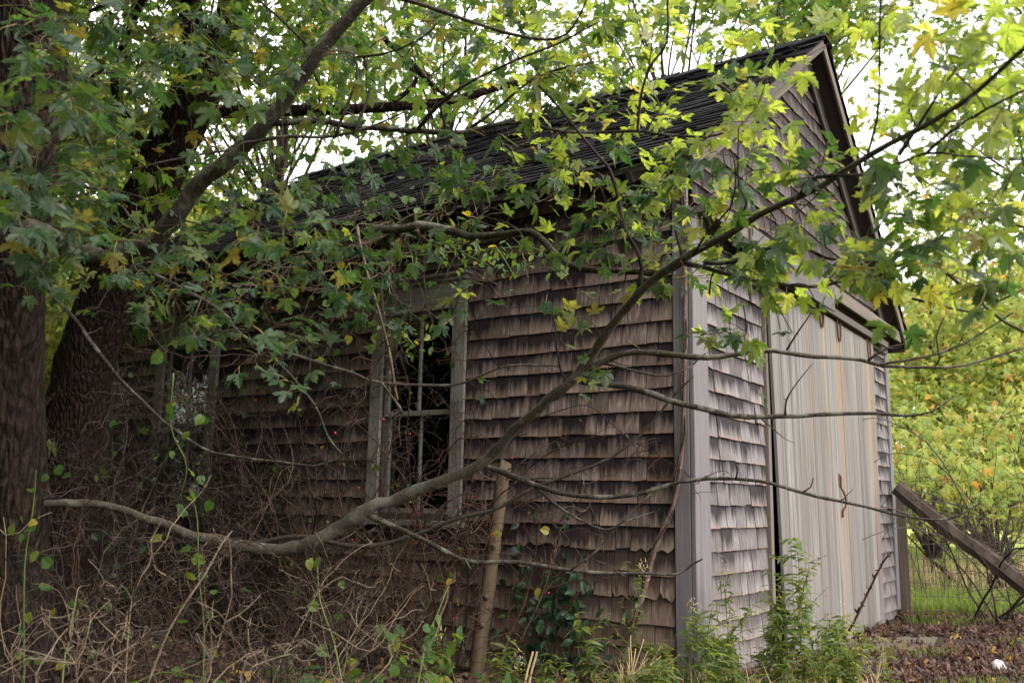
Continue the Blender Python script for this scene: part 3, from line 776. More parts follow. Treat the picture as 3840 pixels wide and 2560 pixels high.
# ================================================================== THE SILVER MAPLE (trunk at the frame's edge, two long limbs)
mbase = at(20, 2450, 4.9); mbase[2] = float(ground_z(mbase[0], mbase[1])) - .05
maple = empty('maple_tree', mbase, 'maple tree whose two long limbs and lobed leaves hang in front of the shed', 'tree')
trunk_path = np.array([[*mbase, .28], [*at(15, 2300, 4.9), .225], [*at(25, 1800, 4.9), .20], [*at(22, 1300, 4.9), .185], [*at(40, 850, 4.85), .19], [*at(95, 350, 4.8), .19],
                       [*at(130, -150, 4.8), .17], [*at(150, -900, 4.7), .13], [*at(200, -1800, 4.5), .08]])
tp = catmull(trunk_path, .08); V, F, U = tube(tp[:, :3], tp[:, 3], 18, bump=.025)
obj('trunk', V, F, M_BARK, maple, uv=U, smooth=True)
BR = []       # (points+radius, name)
STUBS = Acc()
def br(pts, d0=None, d1=None, w0=20, w1=6, mat=M_BRANCH, k=8, name='branch', parent=None, wob=.0):
    p = trace(pts, d0, d1, w0, w1)
    nn = len(p); kk = rng.normal(0, 1, (nn, 3)); kk = (kk + np.roll(kk, 1, 0) + np.roll(kk, 2, 0)) / 3; kk[0] = kk[-1] = 0
    p[:, :3] += kk * np.minimum(p[:, 3:4] * .45, .011)
    V, F, U = tube(p[:, :3], p[:, 3] * (1 + .10 * np.maximum(0, rng.normal(0, 1, nn))), k, bump=.05)
    for q in range(2, nn - 1, int(rng.integers(3, 6))):
        t_ = nrm(p[q, :3] - p[q - 1, :3]); d_ = nrm(np.cross(t_, rng.normal(0, 1, 3)) + t_ * .6); L_ = rng.choice([.012, .03, .09, .2], p=[.45, .3, .15, .10])
        S_ = cane_path(p[q, :3], d_, L_, max(L_ / 4, .006), .22, 0); v_, f_, u_ = tube(S_, np.linspace(min(.004, p[q, 3] * .5), .0012, len(S_)), 4); STUBS.add(v_, f_, u_)
    obj(name, V, F, mat, parent or maple, uv=U, smooth=True)
    BR.append(p); return p
br([(30, 850, 4.8), (150, 870, 4.7), (340, 960, 4.6), (430, 955, 4.5), (560, 905, 4.4), (650, 820, 4.3), (740, 700, 4.2), (900, 560, 4.05), (1010, 460, 3.95), (1080, 370, 3.9), (1170, 240, 3.8), (1290, 90, 3.7), (1390, -20, 3.65), (1560, -230, 3.5), (1800, -500, 3.3)], w0=80, w1=38, k=10)
br([(1010, 460), (1200, 455), (1400, 480), (1580, 495), (1740, 495), (1850, 470), (1960, 465), (2150, 495), (2390, 490), (2440, 500), (2640, 515), (2710, 500)], 3.95, 3.2, 24, 8)
br([(935, 535), (1060, 510), (1250, 512), (1400, 470), (1530, 415)], 4.0, 3.7, 16, 6)
br([(1260, 510), (1290, 420), (1335, 300), (1325, 200), (1240, 190), (1225, 175)], 3.8, 3.6, 12, 7, M_TWIG)
br([(1335, 215), (1450, 200), (1570, 150), (1640, 90)], 3.6, 3.3, 8, 5, M_TWIG)
br([(1420, -30), (1530, 0), (1700, 60), (1830, 105), (1950, 135), (2080, 150), (2150, 100), (2200, 0)], 3.6, 3.0, 18, 7, M_TWIG)
br([(1570, 480), (1640, 400), (1760, 310), (1950, 220), (2100, 160), (2250, 80)], 3.75, 3.1, 14, 6, M_TWIG)
br([(1740, 495), (1850, 420), (1950, 330), (2060, 270), (2250, 230)], 3.7, 3.2, 12, 5, M_TWIG)
br([(2000, 300), (2070, 370), (2150, 470), (2250, 590), (2290, 640), (2320, 740), (2330, 850)], 3.3, 3.5, 9, 13, M_TWIG)
br([(2390, 490), (2410, 330), (2450, 230), (2500, 160), (2505, 20), (2508, -60)], 3.25, 2.9, 10, 7, M_TWIG)
# the long low limb
B2 = br([(60, 1900, 4.95, 30), (380, 1890, 4.9, 28), (560, 1945, 4.8, 32), (800, 2025, 4.7, 38), (1000, 2058, 4.6, 46), (1130, 2050, 4.55), (1230, 2000, 4.5), (1350, 1925, 4.45), (1500, 1870, 4.4), (1690, 1790, 4.3), (1800, 1740, 4.25), (1900, 1640, 4.15), (2050, 1500, 4.0), (2180, 1390, 3.9), (2260, 1270, 3.8), (2400, 1090, 3.65), (2540, 980, 3.5), (2650, 920, 3.4), (2850, 815, 3.15), (3080, 690, 2.85), (3340, 540, 2.55), (3600, 390, 2.25), (3850, 170, 2.0), (4000, 60, 1.9)], w0=56, w1=16, k=10)
br([(2190, 1385), (2330, 1330), (2480, 1325), (2650, 1340), (2850, 1320), (3000, 1330), (3230, 1350), (3310, 1370), (3480, 1378), (3620, 1370), (3840, 1305)], 3.9, 3.3, 26, 7)
br([(3300, 1366), (3400, 1350), (3500, 1330), (3620, 1285), (3740, 1210), (3800, 1170)], 3.45, 3.3, 10, 5)
br([(3255, 1352), (3330, 1305), (3400, 1290), (3480, 1280)], 3.5, 3.4, 9, 5, M_TWIG)
br([(3500, 1376), (3525, 1345), (3512, 1260), (3540, 1190)], 3.42, 3.35, 8, 5, M_TWIG)
br([(2945, 1322), (2990, 1250), (3045, 1170)], 3.7, 3.55, 8, 4, M_TWIG)
br([(2785, 1325), (2800, 1230), (2785, 1130)], 3.75, 3.6, 8, 4, M_TWIG)
br([(2150, 1420), (2350, 1450), (2550, 1510), (2700, 1550), (2800, 1560), (3000, 1555), (3180, 1550), (3290, 1548), (3400, 1560), (3500, 1540), (3578, 1483)], 3.95, 3.6, 27, 6)
br([(2945, 1555), (2950, 1500), (2985, 1440), (3048, 1362)], 3.75, 3.65, 8, 3, M_TWIG)
br([(2250, 1358), (2330, 1380), (2420, 1400), (2500, 1410), (2600, 1370)], 3.9, 3.8, 12, 5)
br([(1800, 1735), (1960, 1800), (2100, 1850), (2250, 1865), (2400, 1850), (2550, 1805), (2700, 1795), (2850, 1805), (3020, 1850), (3150, 1880), (3290, 1910), (3400, 1938), (3560, 1945), (3680, 1882)], 4.25, 3.7, 20, 6)
br([(2760, 1797), (2765, 1760), (2757, 1735)], 3.95, 3.95, 8, 4, M_TWIG)
br([(3010, 1845), (3040, 1825), (3050, 1790)], 3.85, 3.85, 7, 4, M_TWIG)
br([(2000, 1820), (2120, 1920), (2270, 1985), (2330, 1960), (2450, 1920), (2470, 1910)], 4.2, 4.1, 10, 5)
br([(1370, 1925), (1500, 1980), (1680, 2070), (1780, 2105), (1950, 2105), (2150, 2140), (2300, 2150), (2420, 2150), (2540, 2150), (2590, 2120), (2635, 2095)], 4.45, 4.1, 20, 6)
br([(2140, 2138), (2240, 2060), (2330, 1955), (2440, 1850)], 4.25, 4.15, 8, 4)
br([(940, 2040), (1100, 2010), (1330, 2045), (1550, 2010), (1700, 1950), (1850, 1910), (2000, 1830), (2180, 1765), (2330, 1690), (2450, 1580), (2530, 1480), (2600, 1410)], 4.7, 4.2, 18, 7, M_TWIG)
br([(2395, 1095), (2408, 1010), (2385, 930), (2345, 870), (2330, 800)], 3.65, 3.55, 17, 12, M_TWIG)
br([(2560, 970), (2540, 900), (2530, 850)], 3.5, 3.5, 14, 9, M_TWIG)
br([(2560, 985), (2480, 1022), (2350, 1015), (2160, 1008), (2070, 935), (1990, 875), (1900, 880), (1800, 890), (1690, 865), (1600, 850), (1400, 868), (1280, 910), (1150, 960)], 3.55, 5.0, 20, 36)
br([(2550, 985), (2640, 1000), (2760, 1040), (2900, 1060), (3090, 1075), (3200, 1030), (3290, 1022), (3420, 975), (3480, 935), (3560, 855), (3700, 740)], 3.5, 2.6, 17, 6)
br([(2640, 985), (2750, 980), (2900, 925), (2990, 915), (3100, 965), (3200, 975), (3290, 980), (3420, 940)], 3.4, 2.8, 16, 8)
br([(3000, 730), (3060, 665), (3270, 655), (3470, 575), (3600, 585), (3840, 600)], 2.95, 2.3, 16, 8)
br([(3470, 578), (3560, 500), (3700, 410), (3840, 340)], 2.5, 2.1, 13, 9)
br([(3240, 625), (3290, 450), (3298, 300), (3300, 180), (3305, -20)], 2.75, 2.5, 10, 7, M_TWIG)
br([(3375, 580), (3440, 480), (3540, 320), (3610, 225)], 2.55, 2.3, 12, 7, M_TWIG)
br([(3500, 975), (3560, 1035), (3660, 1115), (3770, 1205), (3900, 1270)], 2.9, 2.7, 14, 10, M_TWIG)
br([(3420, 1120), (3520, 1145), (3640, 1170), (3740, 1130), (3850, 1080)], 3.2, 3.0, 9, 6, M_TWIG)
br([(2060, 1120), (2080, 1210), (2090, 1320), (2110, 1412)], 3.95, 3.97, 5, 9, M_TWIG)
br([(2600, 960), (2660, 860), (2740, 780), (2760, 650), (2740, 560)], 3.3, 3.0, 9, 5, M_TWIG)
br([(2750, 870), (2800, 760), (2770, 700), (2770, 480)], 3.2, 2.9, 9, 5, M_TWIG)
br([(2660, 1100), (2680, 1000), (2770, 1020)], 3.6, 3.4, 6, 5, M_TWIG)
# the pale slanting shoots on the dark side
br([(0, 975), (90, 1005), (210, 1115), (300, 1220), (410, 1380), (520, 1490), (640, 1600), (760, 1680), (840, 1705), (1000, 1728), (1180, 1745), (1270, 1712)], 4.6, 4.6, 17, 8)
br([(440, 960), (600, 1040), (820, 1155), (900, 1250), (1000, 1310), (1110, 1335), (1300, 1390), (1430, 1437), (1700, 1442), (1780, 1420), (1870, 1380), (1950, 1368), (2095, 1372)], 4.5, 4.2, 16, 7)
br([(1430, 1435), (1480, 1500), (1510, 1550), (1480, 1580)], 4.3, 4.3, 10, 5)
br([(1000, 1310), (1100, 1420), (1180, 1520), (1230, 1640), (1280, 1700)], 4.5, 4.5, 10, 8)
br([(1340, 850), (1370, 1000), (1430, 1200), (1470, 1380), (1490, 1500)], 4.6, 4.5, 11, 9, M_DEAD)
br([(1360, 200), (1390, 330), (1350, 440), (1325, 505)], 3.8, 3.8, 10, 9, M_TWIG)
# upper left shoots
br([(60, 420), (180, 400), (320, 300), (480, 210), (620, 120), (760, 60)], 4.4, 3.4, 14, 6, M_TWIG)
br([(300, 330), (310, 470), (340, 540), (400, 640), (450, 760), (520, 850)], 3.6, 3.6, 11, 7, M_TWIG)
br([(20, 670), (220, 700), (440, 715), (600, 770)], 4.4, 4.2, 9, 5, M_TWIG)
br([(480, 640), (640, 600), (820, 570), (900, 560)], 4.1, 4.05, 7, 9, M_TWIG)
br([(640, 20), (760, 120), (860, 220), (1000, 330), (1100, 350)], 3.9, 3.9, 9, 6, M_TWIG)
br([(60, 150), (300, 60), (520, -40)], 4.6, 3.4, 22, 10)
br([(900, -60), (1040, 60), (1150, 170)], 3.4, 3.75, 8, 10, M_TWIG)

# --- leafy sprigs: how much leaf the photograph shows, cell by cell (160 px squares)
GRID = ["555544456677775552118899", "555542212234664322213199", "666611120012442225524889", "555112122223345555565888",
        "555122333333467777777777", "444222342222368998866666", "444332352221112245433344", "011444255211122123220111",
        "000012211000221011000000", "000000210000110000000000", "000000000000000000000000", "000000000000000000000000"]
def leaf_depth(px, py):
    if px < 1250:
        return rng.choice([rng.uniform(2.2, 2.9), rng.uniform(3.2, 4.5)], p=[.25, .75])
    base = np.interp(px, [1250, 1900, 2500, 3000, 3840], [4.0, 3.75, 3.5, 2.95, 2.25])
    if py > 750 and px < 2700: base += .15
    return base * rng.uniform(.88, 1.12)
targets = []
for r_, row in enumerate(GRID):
    for c_, ch in enumerate(row):
        d = int(ch)
        for _ in range(3):
            px, py = (c_ + rng.random()) * 160, (r_ + rng.random()) * 160
            dep = leaf_depth(px, py)
            want = d * .72 * (dep / 3.5) ** 2 / 3            # sprigs per cell
            nn = int(want) + (rng.random() < want % 1)
            for q in range(nn): targets.append(at(px + rng.normal(0, 40), py + rng.normal(0, 40), dep))
# unseen crown added above, behind and to the left of the frame for shade
for _ in range(170):
    p = mbase + np.array([rng.uniform(-2.6, 2.2), rng.uniform(-4.2, 2.2), rng.uniform(3.4, 5.6)])
    targets.append(p)
targets = np.array(targets)
nodes = np.vstack([b[:, :3] for b in BR] + [tp[tp[:, 2] > 2.6][:, :3]])
nrad = np.concatenate([b[:, 3] for b in BR] + [tp[tp[:, 2] > 2.6][:, 3]])
d0 = np.array([np.min(np.linalg.norm(nodes - t_, axis=1)) for t_ in targets])
twigs = Acc(); leafP, leafR, leafS = [], [], []
for ti in np.argsort(d0):
    T_ = targets[ti]; dd = np.linalg.norm(nodes - T_, axis=1)
    k = int(np.argmin(dd + np.where(dd < .12, .25, 0)))
    A_ = nodes[k]; L = dd[k]
    if L < .05: continue
    mid = (A_ + T_) / 2 + rng.normal(0, .10, 3) * L + np.array([0, 0, .08 * L])
    P = catmull(np.array([A_, mid, T_]), .06)
    r0 = min(nrad[k] * .7, .0025 + .005 * min(L, 1.0)); rad = np.linspace(r0, .0016, len(P))
    V, F, U = tube(P, rad, 4); twigs.add(V, F, U)
    nodes = np.vstack([nodes, P[1:]]); nrad = np.concatenate([nrad, rad[1:]])
    # leaf pairs along the outer part
    Lp = np.linalg.norm(np.diff(P, axis=0), axis=1).sum()
    npair = int(rng.integers(2, 4)); ax = nrm(P[-1] - P[-3 if len(P) > 3 else 0])
    side = nrm(np.cross(ax, [0, 0, 1.]) + 1e-4); up = np.cross(side, ax)
    for q in range(npair):
        f = 1 - (q * rng.uniform(.05, .075)) / max(Lp, .1)
        if f < .15: break
        pt = P[int(f * (len(P) - 1))]
        a0 = q * math.pi / 2 + rng.normal(0, .4)
        lat = side * math.cos(a0) + up * math.sin(a0)
        for sgn in (1, -1):
            if rng.random() < .12: continue
            d = nrm(ax * rng.uniform(.2, .9) + lat * sgn + np.array([0, 0, -.22]) + rng.normal(0, .3, 3))
            n = nrm(np.array([0, 0, 1.]) + rng.normal(0, .38, 3) + .35 * RCW[:, 2] * rng.random())
            leafP.append(pt); leafR.append((d, n)); leafS.append(rng.uniform(.052, .095))
    if rng.random() < .7:
        d = nrm(ax + np.array([0, 0, -.35]) + rng.normal(0, .25, 3)); n = nrm(np.array([0, 0, 1.]) + rng.normal(0, .5, 3))
        leafP.append(P[-1]); leafR.append((d, n)); leafS.append(rng.uniform(.06, .10))
twigs.build('twigs', M_TWIG, maple, kind='stuff', smooth=True)
STUBS.build('twigs', M_BRANCH, maple, kind='stuff', smooth=True)
leafP = np.array(leafP); leafS = np.array(leafS) * np.clip(np.interp(proj(leafP)[0], [0, 900, 2500, 3100], [.92, .80, .80, .88]), .7, 1); D_ = np.array([a_[0] for a_ in leafR]); U_ = np.array([a_[1] for a_ in leafR]); leafS = np.array(leafS)
RM = frames(D_, U_)
leafC = leafP + D_ * leafS[:, None] * .72           # the blade starts where its stalk ends
px, py, dep = proj(leafC)
vis = (px > -60) & (px < 3900) & (py > -60) & (py < 2600) & (dep > .8)
# keep the sky gaps of the photograph open: drop stray leaves that fell into empty cells
cell = np.array([int(GRID[min(11, max(0, int(b_ // 160)))][min(23, max(0, int(a_ // 160)))]) for a_, b_ in zip(np.clip(px, 0, 3839), np.clip(py, 0, 1919))])
keep = ~(vis & (cell <= 1) & (rng.random(len(cell)) < .7)) & ~(vis & (py > 1560)) & ~((dep > 0) & (dep < 1.5))
# leaves grow off the sides of the long limb, not over it
bx, by, bd_ = proj(B2[:, :3])
for q in range(0, len(bx), 2):
    if bx[q] > 2450: keep &= ~((np.hypot(px - bx[q], py - by[q]) < 62) & (dep < bd_[q] + .12))
big = np.where(vis & keep, leafS / dep, 0)
order = np.argsort(-big)
yel = rng.random(len(px)) < np.clip((px - 1300) / 1400, .04, .92) * np.where(py > 560, .55, 1.0)  # yellower to the right; transmitted light and left-hand shade put partly into leaf colour
ind = [k for k in order[:298] if big[k] > 0]
for k in ind:
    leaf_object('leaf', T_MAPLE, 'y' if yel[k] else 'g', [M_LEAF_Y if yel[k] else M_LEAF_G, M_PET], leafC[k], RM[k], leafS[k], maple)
rest = np.setdiff1d(np.where(keep)[0], np.array(ind))
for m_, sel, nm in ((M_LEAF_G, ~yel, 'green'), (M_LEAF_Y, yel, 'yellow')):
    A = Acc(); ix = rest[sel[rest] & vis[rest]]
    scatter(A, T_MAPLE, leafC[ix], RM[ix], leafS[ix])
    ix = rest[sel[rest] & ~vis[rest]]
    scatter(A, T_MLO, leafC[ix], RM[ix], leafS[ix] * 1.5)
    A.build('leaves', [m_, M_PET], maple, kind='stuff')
# unseen leaves added above and beside the frame to shade the left side
nh = 110000
X = np.stack([rng.uniform(-9.0, -.7, nh), rng.uniform(1.2, 9.5, nh), rng.uniform(2.7, 6.8, nh)], 1)
cl_ = np.sin(X[:, 0] * 2.1) + np.sin(X[:, 1] * 1.9 + 1) + np.sin(X[:, 2] * 2.7 + 2) + rng.normal(0, .6, nh)
hx, hy, hd = proj(X)
X = X[(cl_ > -.5) & ~((hd > 0) & (hx > -250) & (hx < 4100) & (hy > -250) & (hy < 2800))]; nh = len(X)
A = Acc(); scatter(A, T_MXL, X, frames(nrm(rng.normal(0, 1, (nh, 3)) + [0, 0, -.5]), nrm(rng.normal(0, .5, (nh, 3)) + [0, 0, 1.])), rng.uniform(.12, .18, nh))
A.build('leaves', M_LEAF_G, maple, kind='stuff')
print('maple leaves', len(leafP), 'sprigs', len(targets))

# ================================================================== THE LEANING TREE by the shed's far end
lb = at(215, 2420, 6.6); lb[2] = float(ground_z(lb[0], lb[1])) - .05
lean = empty('leaning_tree', lb, 'dark leaning forked tree standing against the far end of the shed', 'tree')
lp = catmull(np.array([[*lb, .30], [*at(235, 2200, 6.6), .25], [*at(255, 1800, 6.6), .225], [*at(310, 1400, 6.55), .205], [*at(450, 1000, 6.5), .185], [*at(610, 620, 6.45), .17], [*at(720, 380, 6.4), .165], [*at(790, 200, 6.4), .15]]), .08)
V, F, U = tube(lp[:, :3], lp[:, 3], 16, bump=.03); obj('trunk', V, F, M_BARK2, lean, uv=U, smooth=True)
LB = []
def lbr(pts, d0=None, d1=None, w0=20, w1=6, mat=M_BARK2):
    p = trace(pts, d0, d1, w0, w1); V, F, U = tube(p[:, :3], p[:, 3], 9, bump=.03); obj('branch', V, F, mat, lean, uv=U, smooth=True); LB.append(p)
lbr([(770, 290), (730, 120), (705, -20), (690, -300), (650, -800)], 6.4, 6.0, 120, 50)
lbr([(785, 250), (850, 90), (900, -60), (980, -400), (1050, -800)], 6.4, 6.2, 130, 50)
lbr([(720, 420), (860, 418), (1000, 415), (1250, 412), (1450, 402), (1620, 388), (1760, 360), (1860, 330), (1980, 300), (2150, 250)], 6.4, 6.0, 52, 20)
lbr([(1450, 402), (1560, 300), (1480, 180), (1420, 130)], 6.2, 6.2, 20, 12)
lbr([(1690, 372), (1600, 300), (1530, 220), (1440, 150)], 6.1, 6.3, 16, 22)
lbr([(620, 640), (520, 520), (430, 330), (480, 130), (560, -60)], 6.4, 6.0, 40, 24)
lbr([(300, 1420), (180, 1500), (60, 1640), (-60, 1760)], 6.5, 6.0, 26, 14)
lbr([(620, 690), (760, 760), (900, 800)], 6.4, 6.2, 20, 10)
LT = []
for _ in range(150):
    px_, py_ = rng.uniform(-50, 2000), rng.uniform(-200, 900)
    if px_ > 900 and py_ > 900 - (px_ - 900) * .27 - 420: continue
    if rng.random() < .35: continue
    LT.append(at(px_, py_, rng.uniform(5.2, 7.0)))
for _ in range(70): LT.append(lb + np.array([rng.uniform(-2.5, 2.5), rng.uniform(-2.5, 2.5), rng.uniform(4.2, 7.0)]))
nodes = np.vstack([b[:, :3] for b in LB] + [lp[lp[:, 2] > 2][:, :3]])
tw = Acc(); P_, D2, N2 = [], [], []
for T_ in LT:
    dd = np.linalg.norm(nodes - T_, axis=1); k = int(np.argmin(dd)); A_ = nodes[k]; L = dd[k]
    P = catmull(np.array([A_, (A_ + T_) / 2 + rng.normal(0, .1, 3) * L, T_]), .1)
    V, F, U = tube(P, np.linspace(.003 + .007 * min(L, 1.5), .002, len(P)), 4); tw.add(V, F, U)
    nodes = np.vstack([nodes, P[1:]])
    n_ = int(rng.integers(16, 30))
    P_.append(T_ + rng.normal(0, .22, (n_, 3))); D2.append(nrm(rng.normal(0, 1, (n_, 3)) + [0, 0, -.5])); N2.append(nrm(rng.normal(0, .6, (n_, 3)) + [0, 0, 1.]))
tw.build('twigs', M_TWIG, lean, kind='stuff', smooth=True)
P_ = np.vstack(P_); D2 = np.vstack(D2); N2 = np.vstack(N2)
A = Acc(); scatter(A, T_MLO, P_, frames(D2, N2), rng.uniform(.06, .11, len(P_))); A.build('crown', [M_LEAF_BG, M_PET], lean)

# ================================================================== TREES BEHIND THE SHED AND BEYOND THE FIELD
def tree(name, label, cat, base, height, crown_c, crown_r, nclump, nleaf, lsize, mat, group=None, trunk_r=.16, bark=None, spread=.42, templates=None, lean_=(0, 0)):
    base = np.array(base, float); base[2] = float(ground_z(base[0], base[1])) - .05
    t = empty(name, base, label, cat, group)
    top = base + np.array([lean_[0], lean_[1], height * .8])
    P = catmull(np.array([[*base, trunk_r * 1.35], [*(base + [0, 0, .5]), trunk_r], [*((base + top) / 2 + [*(rng.normal(0, .15, 2)), 0]), trunk_r * .75], [*top, trunk_r * .3]]), .2)
    V, F, U = tube(P[:, :3], P[:, 3], 9, bump=.03); obj('trunk', V, F, bark or M_BARK2, t, uv=U, smooth=True)
    cc = np.array(crown_c, float)
    C_ = nrm(rng.normal(0, 1, (nclump, 3))) * (rng.random((nclump, 1)) ** .45) * np.array(crown_r) + cc
    A = Acc()
    for c in C_:
        zt = np.clip((c[2] - base[2]) * .72, .3, height * .75); q = int(np.argmin(np.abs(P[:, 2] - base[2] - zt)))
        s = P[q, :3]; m_ = (s + c) / 2 + rng.normal(0, .08, 3) * np.linalg.norm(c - s) + [0, 0, .06 * np.linalg.norm(c - s)]
        Q = catmull(np.array([s, m_, c]), .25); V, F, U = tube(Q, np.linspace(P[q, 3] * .35, .006, len(Q)), 4); A.add(V, F, U)
        for _ in range(3):
            e = c + rng.normal(0, spread * 1.1, 3); V, F, U = tube(np.array([Q[-2 if len(Q) > 2 else 0], (c + e) / 2 + rng.normal(0, .05, 3), e]), [.007, .005, .003], 3); A.add(V, F, U)
    A.build('limbs', bark or M_TWIG, t, kind='stuff', smooth=True)
    w = rng.random(nclump) ** 1.3 + .15; which = rng.choice(nclump, nleaf, p=w / w.sum())
    sc = rng.uniform(.6, 1.25, nclump)
    X = C_[which] + rng.normal(0, spread, (nleaf, 3)) * sc[which, None] * [1, 1, .7]
    D = nrm(rng.normal(0, 1, (nleaf, 3)) + [0, 0, -.5]); Nn = nrm(rng.normal(0, .65, (nleaf, 3)) + [0, 0, 1.])
    A = Acc(); scatter(A, templates or T_MXL, X, frames(D, Nn), rng.uniform(.7, 1.25, nleaf) * lsize)
    A.build('crown', mat, t)
    return t
def gpt(px, dep): p = at(px, 1500, dep); return (p[0], p[1], 0)
def cpt(px, py, dep): return at(px, py, dep)
BGT = [  # label, px of trunk, depth, crown centre px, crown radii, clumps, leaves, leaf size, material, trunk radius
    ('dark green tree rising behind the roof, seen past the leaning trunk', 1000, 11.5, (950, 350), (2.2, 2.2, 1.9), 26, 2000, .12, M_LEAF_BG, .17),
    ('tall green tree behind the middle of the roof ridge', 1650, 12.5, (1620, 200), (2.4, 2.4, 1.7), 24, 2300, .12, M_LEAF_BG, .18),
    ('green tree just behind the roof near the gable peak', 2500, 12.5, (2420, 40), (2.3, 2.3, 1.5), 22, 2100, .12, M_LEAF_BG, .17),
    ('tree with dark leaves over the gable peak', 3000, 13.5, (3060, -60), (2.3, 2.3, 1.2), 26, 3600, .13, M_LEAF_BG, .17),
    ('yellow tinged tree filling the upper corner past the gable', 4250, 13.0, (3750, 330), (2.2, 2.2, 2.6), 28, 2900, .12, M_LEAF_BG, .17),
    ('bright tree seen low between the two trunks', 330, 13.0, (420, 800), (2.0, 2.0, 2.3), 30, 4800, .13, M_LEAF_BY, .14),
    ('dark tree at the frame edge behind the big trunk', 60, 12.0, (40, 420), (2.0, 2.0, 2.6), 26, 3000, .13, M_LEAF_BG, .16),
    ('yellowing tree standing beyond the fence beside the wall corner', 3480, 19.0, (3470, 1150), (2.0, 2.0, 2.6), 30, 3800, .14, M_LEAF_BY, .10),
    ('golden green tree farthest to the edge beyond the field', 3830, 21.0, (3840, 1120), (2.4, 2.4, 2.8), 32, 4200, .15, M_LEAF_BY, .10),
    ('pale yellow tree behind the field between two others', 3660, 27.0, (3650, 1300), (3.0, 3.0, 3.2), 36, 6000, .19, M_LEAF_BY, .16),
]
for (lab, tpx, dep, cc, cr, nc, nl, ls, mt, trr) in BGT:
    tree('background_tree', lab, 'tree', gpt(tpx, dep), cpt(*cc, dep)[2] + cr[2], cpt(*cc, dep), cr, nc, nl, ls, mt, 'trees behind the shed', trr)
# scrub under the trees
SCR = [('yellow green bush behind the fence next to the wall corner', 3440, 15.0, 1720, (1.5, 1.5, .9), 800, M_LEAF_BY), ('bush with golden leaves behind the leaning timber', 3720, 14.5, 1720, (1.6, 1.6, .9), 800, M_LEAF_BY),
       ('green scrub at the far side of the field', 3560, 24.0, 1640, (3.2, 3.2, 2.0), 5200, M_LEAF_BY), ('bright scrub glimpsed between the trunks', 290, 14.0, 1450, (1.5, 1.5, 1.9), 4200, M_LEAF_BY),
       ('lit bush low behind the shed end', 430, 13.0, 1150, (1.4, 1.4, 1.3), 3000, M_LEAF_BY), ('green bush at the frame edge beyond the fence', 3860, 18.0, 1700, (1.8, 1.8, 1.3), 4000, M_LEAF_BY),
       ('tall golden thicket closing the view past the wall corner', 3450, 22.0, 1480, (2.4, 2.4, 2.6), 2300, M_LEAF_BY), ('broad yellow green thicket behind the leaning timber', 3690, 20.0, 1450, (2.4, 2.4, 2.4), 2300, M_LEAF_BY),
       ('thicket at the frame edge behind the field', 3950, 23.0, 1500, (2.6, 2.6, 2.8), 6000, M_LEAF_BY), ('dim thicket closing the gap beyond the big trunk', 120, 17.0, 1300, (2.6, 2.6, 2.8), 5500, M_LEAF_BG),
       ('low hedge line closing the horizon beside the wall corner', 3480, 34.0, 1840, (4.0, 4.0, 1.6), 4200, M_LEAF_BG), ('low hedge line closing the horizon at the frame edge', 3860, 36.0, 1830, (4.4, 4.4, 1.8), 4200, M_LEAF_BY),
       ('low hedge line in the gap between the far bushes', 3680, 38.0, 1830, (4.4, 4.4, 1.8), 4200, M_LEAF_BG), ('knee high brush behind the fence post', 3460, 12.6, 1830, (1.3, 1.0, .4), 500, M_LEAF_BY), ('knee high brush behind the leaning timber', 3700, 12.2, 1850, (1.5, 1.0, .4), 600, M_LEAF_BY),
       ('green thicket far behind the shed end', 620, 18.0, 1300, (2.6, 2.6, 2.8), 5000, M_LEAF_BG)]
for lab, px_, dep, py_, cr, nl, mt in SCR:
    tree('bush', lab, 'bush', gpt(px_, dep), cr[2] * 1.6, cpt(px_, py_, dep), cr, 30, nl, .10 + .003 * dep, mt, 'bushes behind the shed', .04, M_TWIG, .32)
# unseen trees added round the viewpoint to cut sky light on the long wall
for k, (x, y, h) in enumerate(((-9.5, 3.5, 7.5), (-5.5, 9.5, 8.0), (-10.0, -1.5, 7.5), (-8.2, 7.2, 8.0), (-7.6, 1.2, 7.0), (-3.2, 11.5, 8.5), (-6.8, 4.6, 7.5), (-9.2, -4.8, 8.0))):
    tree('added_shade_tree', ['unseen tree added for shade off to the side of the long wall', 'unseen tree added for shade past the far end of the shed', 'unseen tree added for shade behind the viewpoint', 'unseen tree added for shade beyond the leaning tree', 'unseen tree added for shade next to the viewpoint, facing the long wall', 'unseen tree added to block sky light in line with the back of the shed', 'unseen tree added for shade facing the far window across the brambles', 'unseen tall tree added for shade farther behind the viewpoint'][k], 'tree',
         (x, y, 0), h, (x, y, h * .52), (2.3, 2.3, h * .50), 50, 9000, .20, M_LEAF_BG, None, .2)

for k, (x, y, zc, cr) in enumerate(((-5.3, 1.9, 1.3, (1.2, 1.2, 1.5)), (-4.4, 4.2, 1.5, (1.3, 1.3, 1.7)), (-3.9, 6.6, 1.6, (1.4, 1.2, 1.8)))):  # unseen bushes added to keep low sky light off the left side
    tree('bush', ['unseen bush added for shade just beside the viewpoint', 'unseen bush added for shade across from the near window', 'unseen bush added for shade across from the far window'][k], 'bush', (x, y, 0), zc * 1.5, (x, y, zc), cr, 30, 5200, .12, M_LEAF_BG, 'unseen bushes added to shade the long wall', .05, M_TWIG, .3)

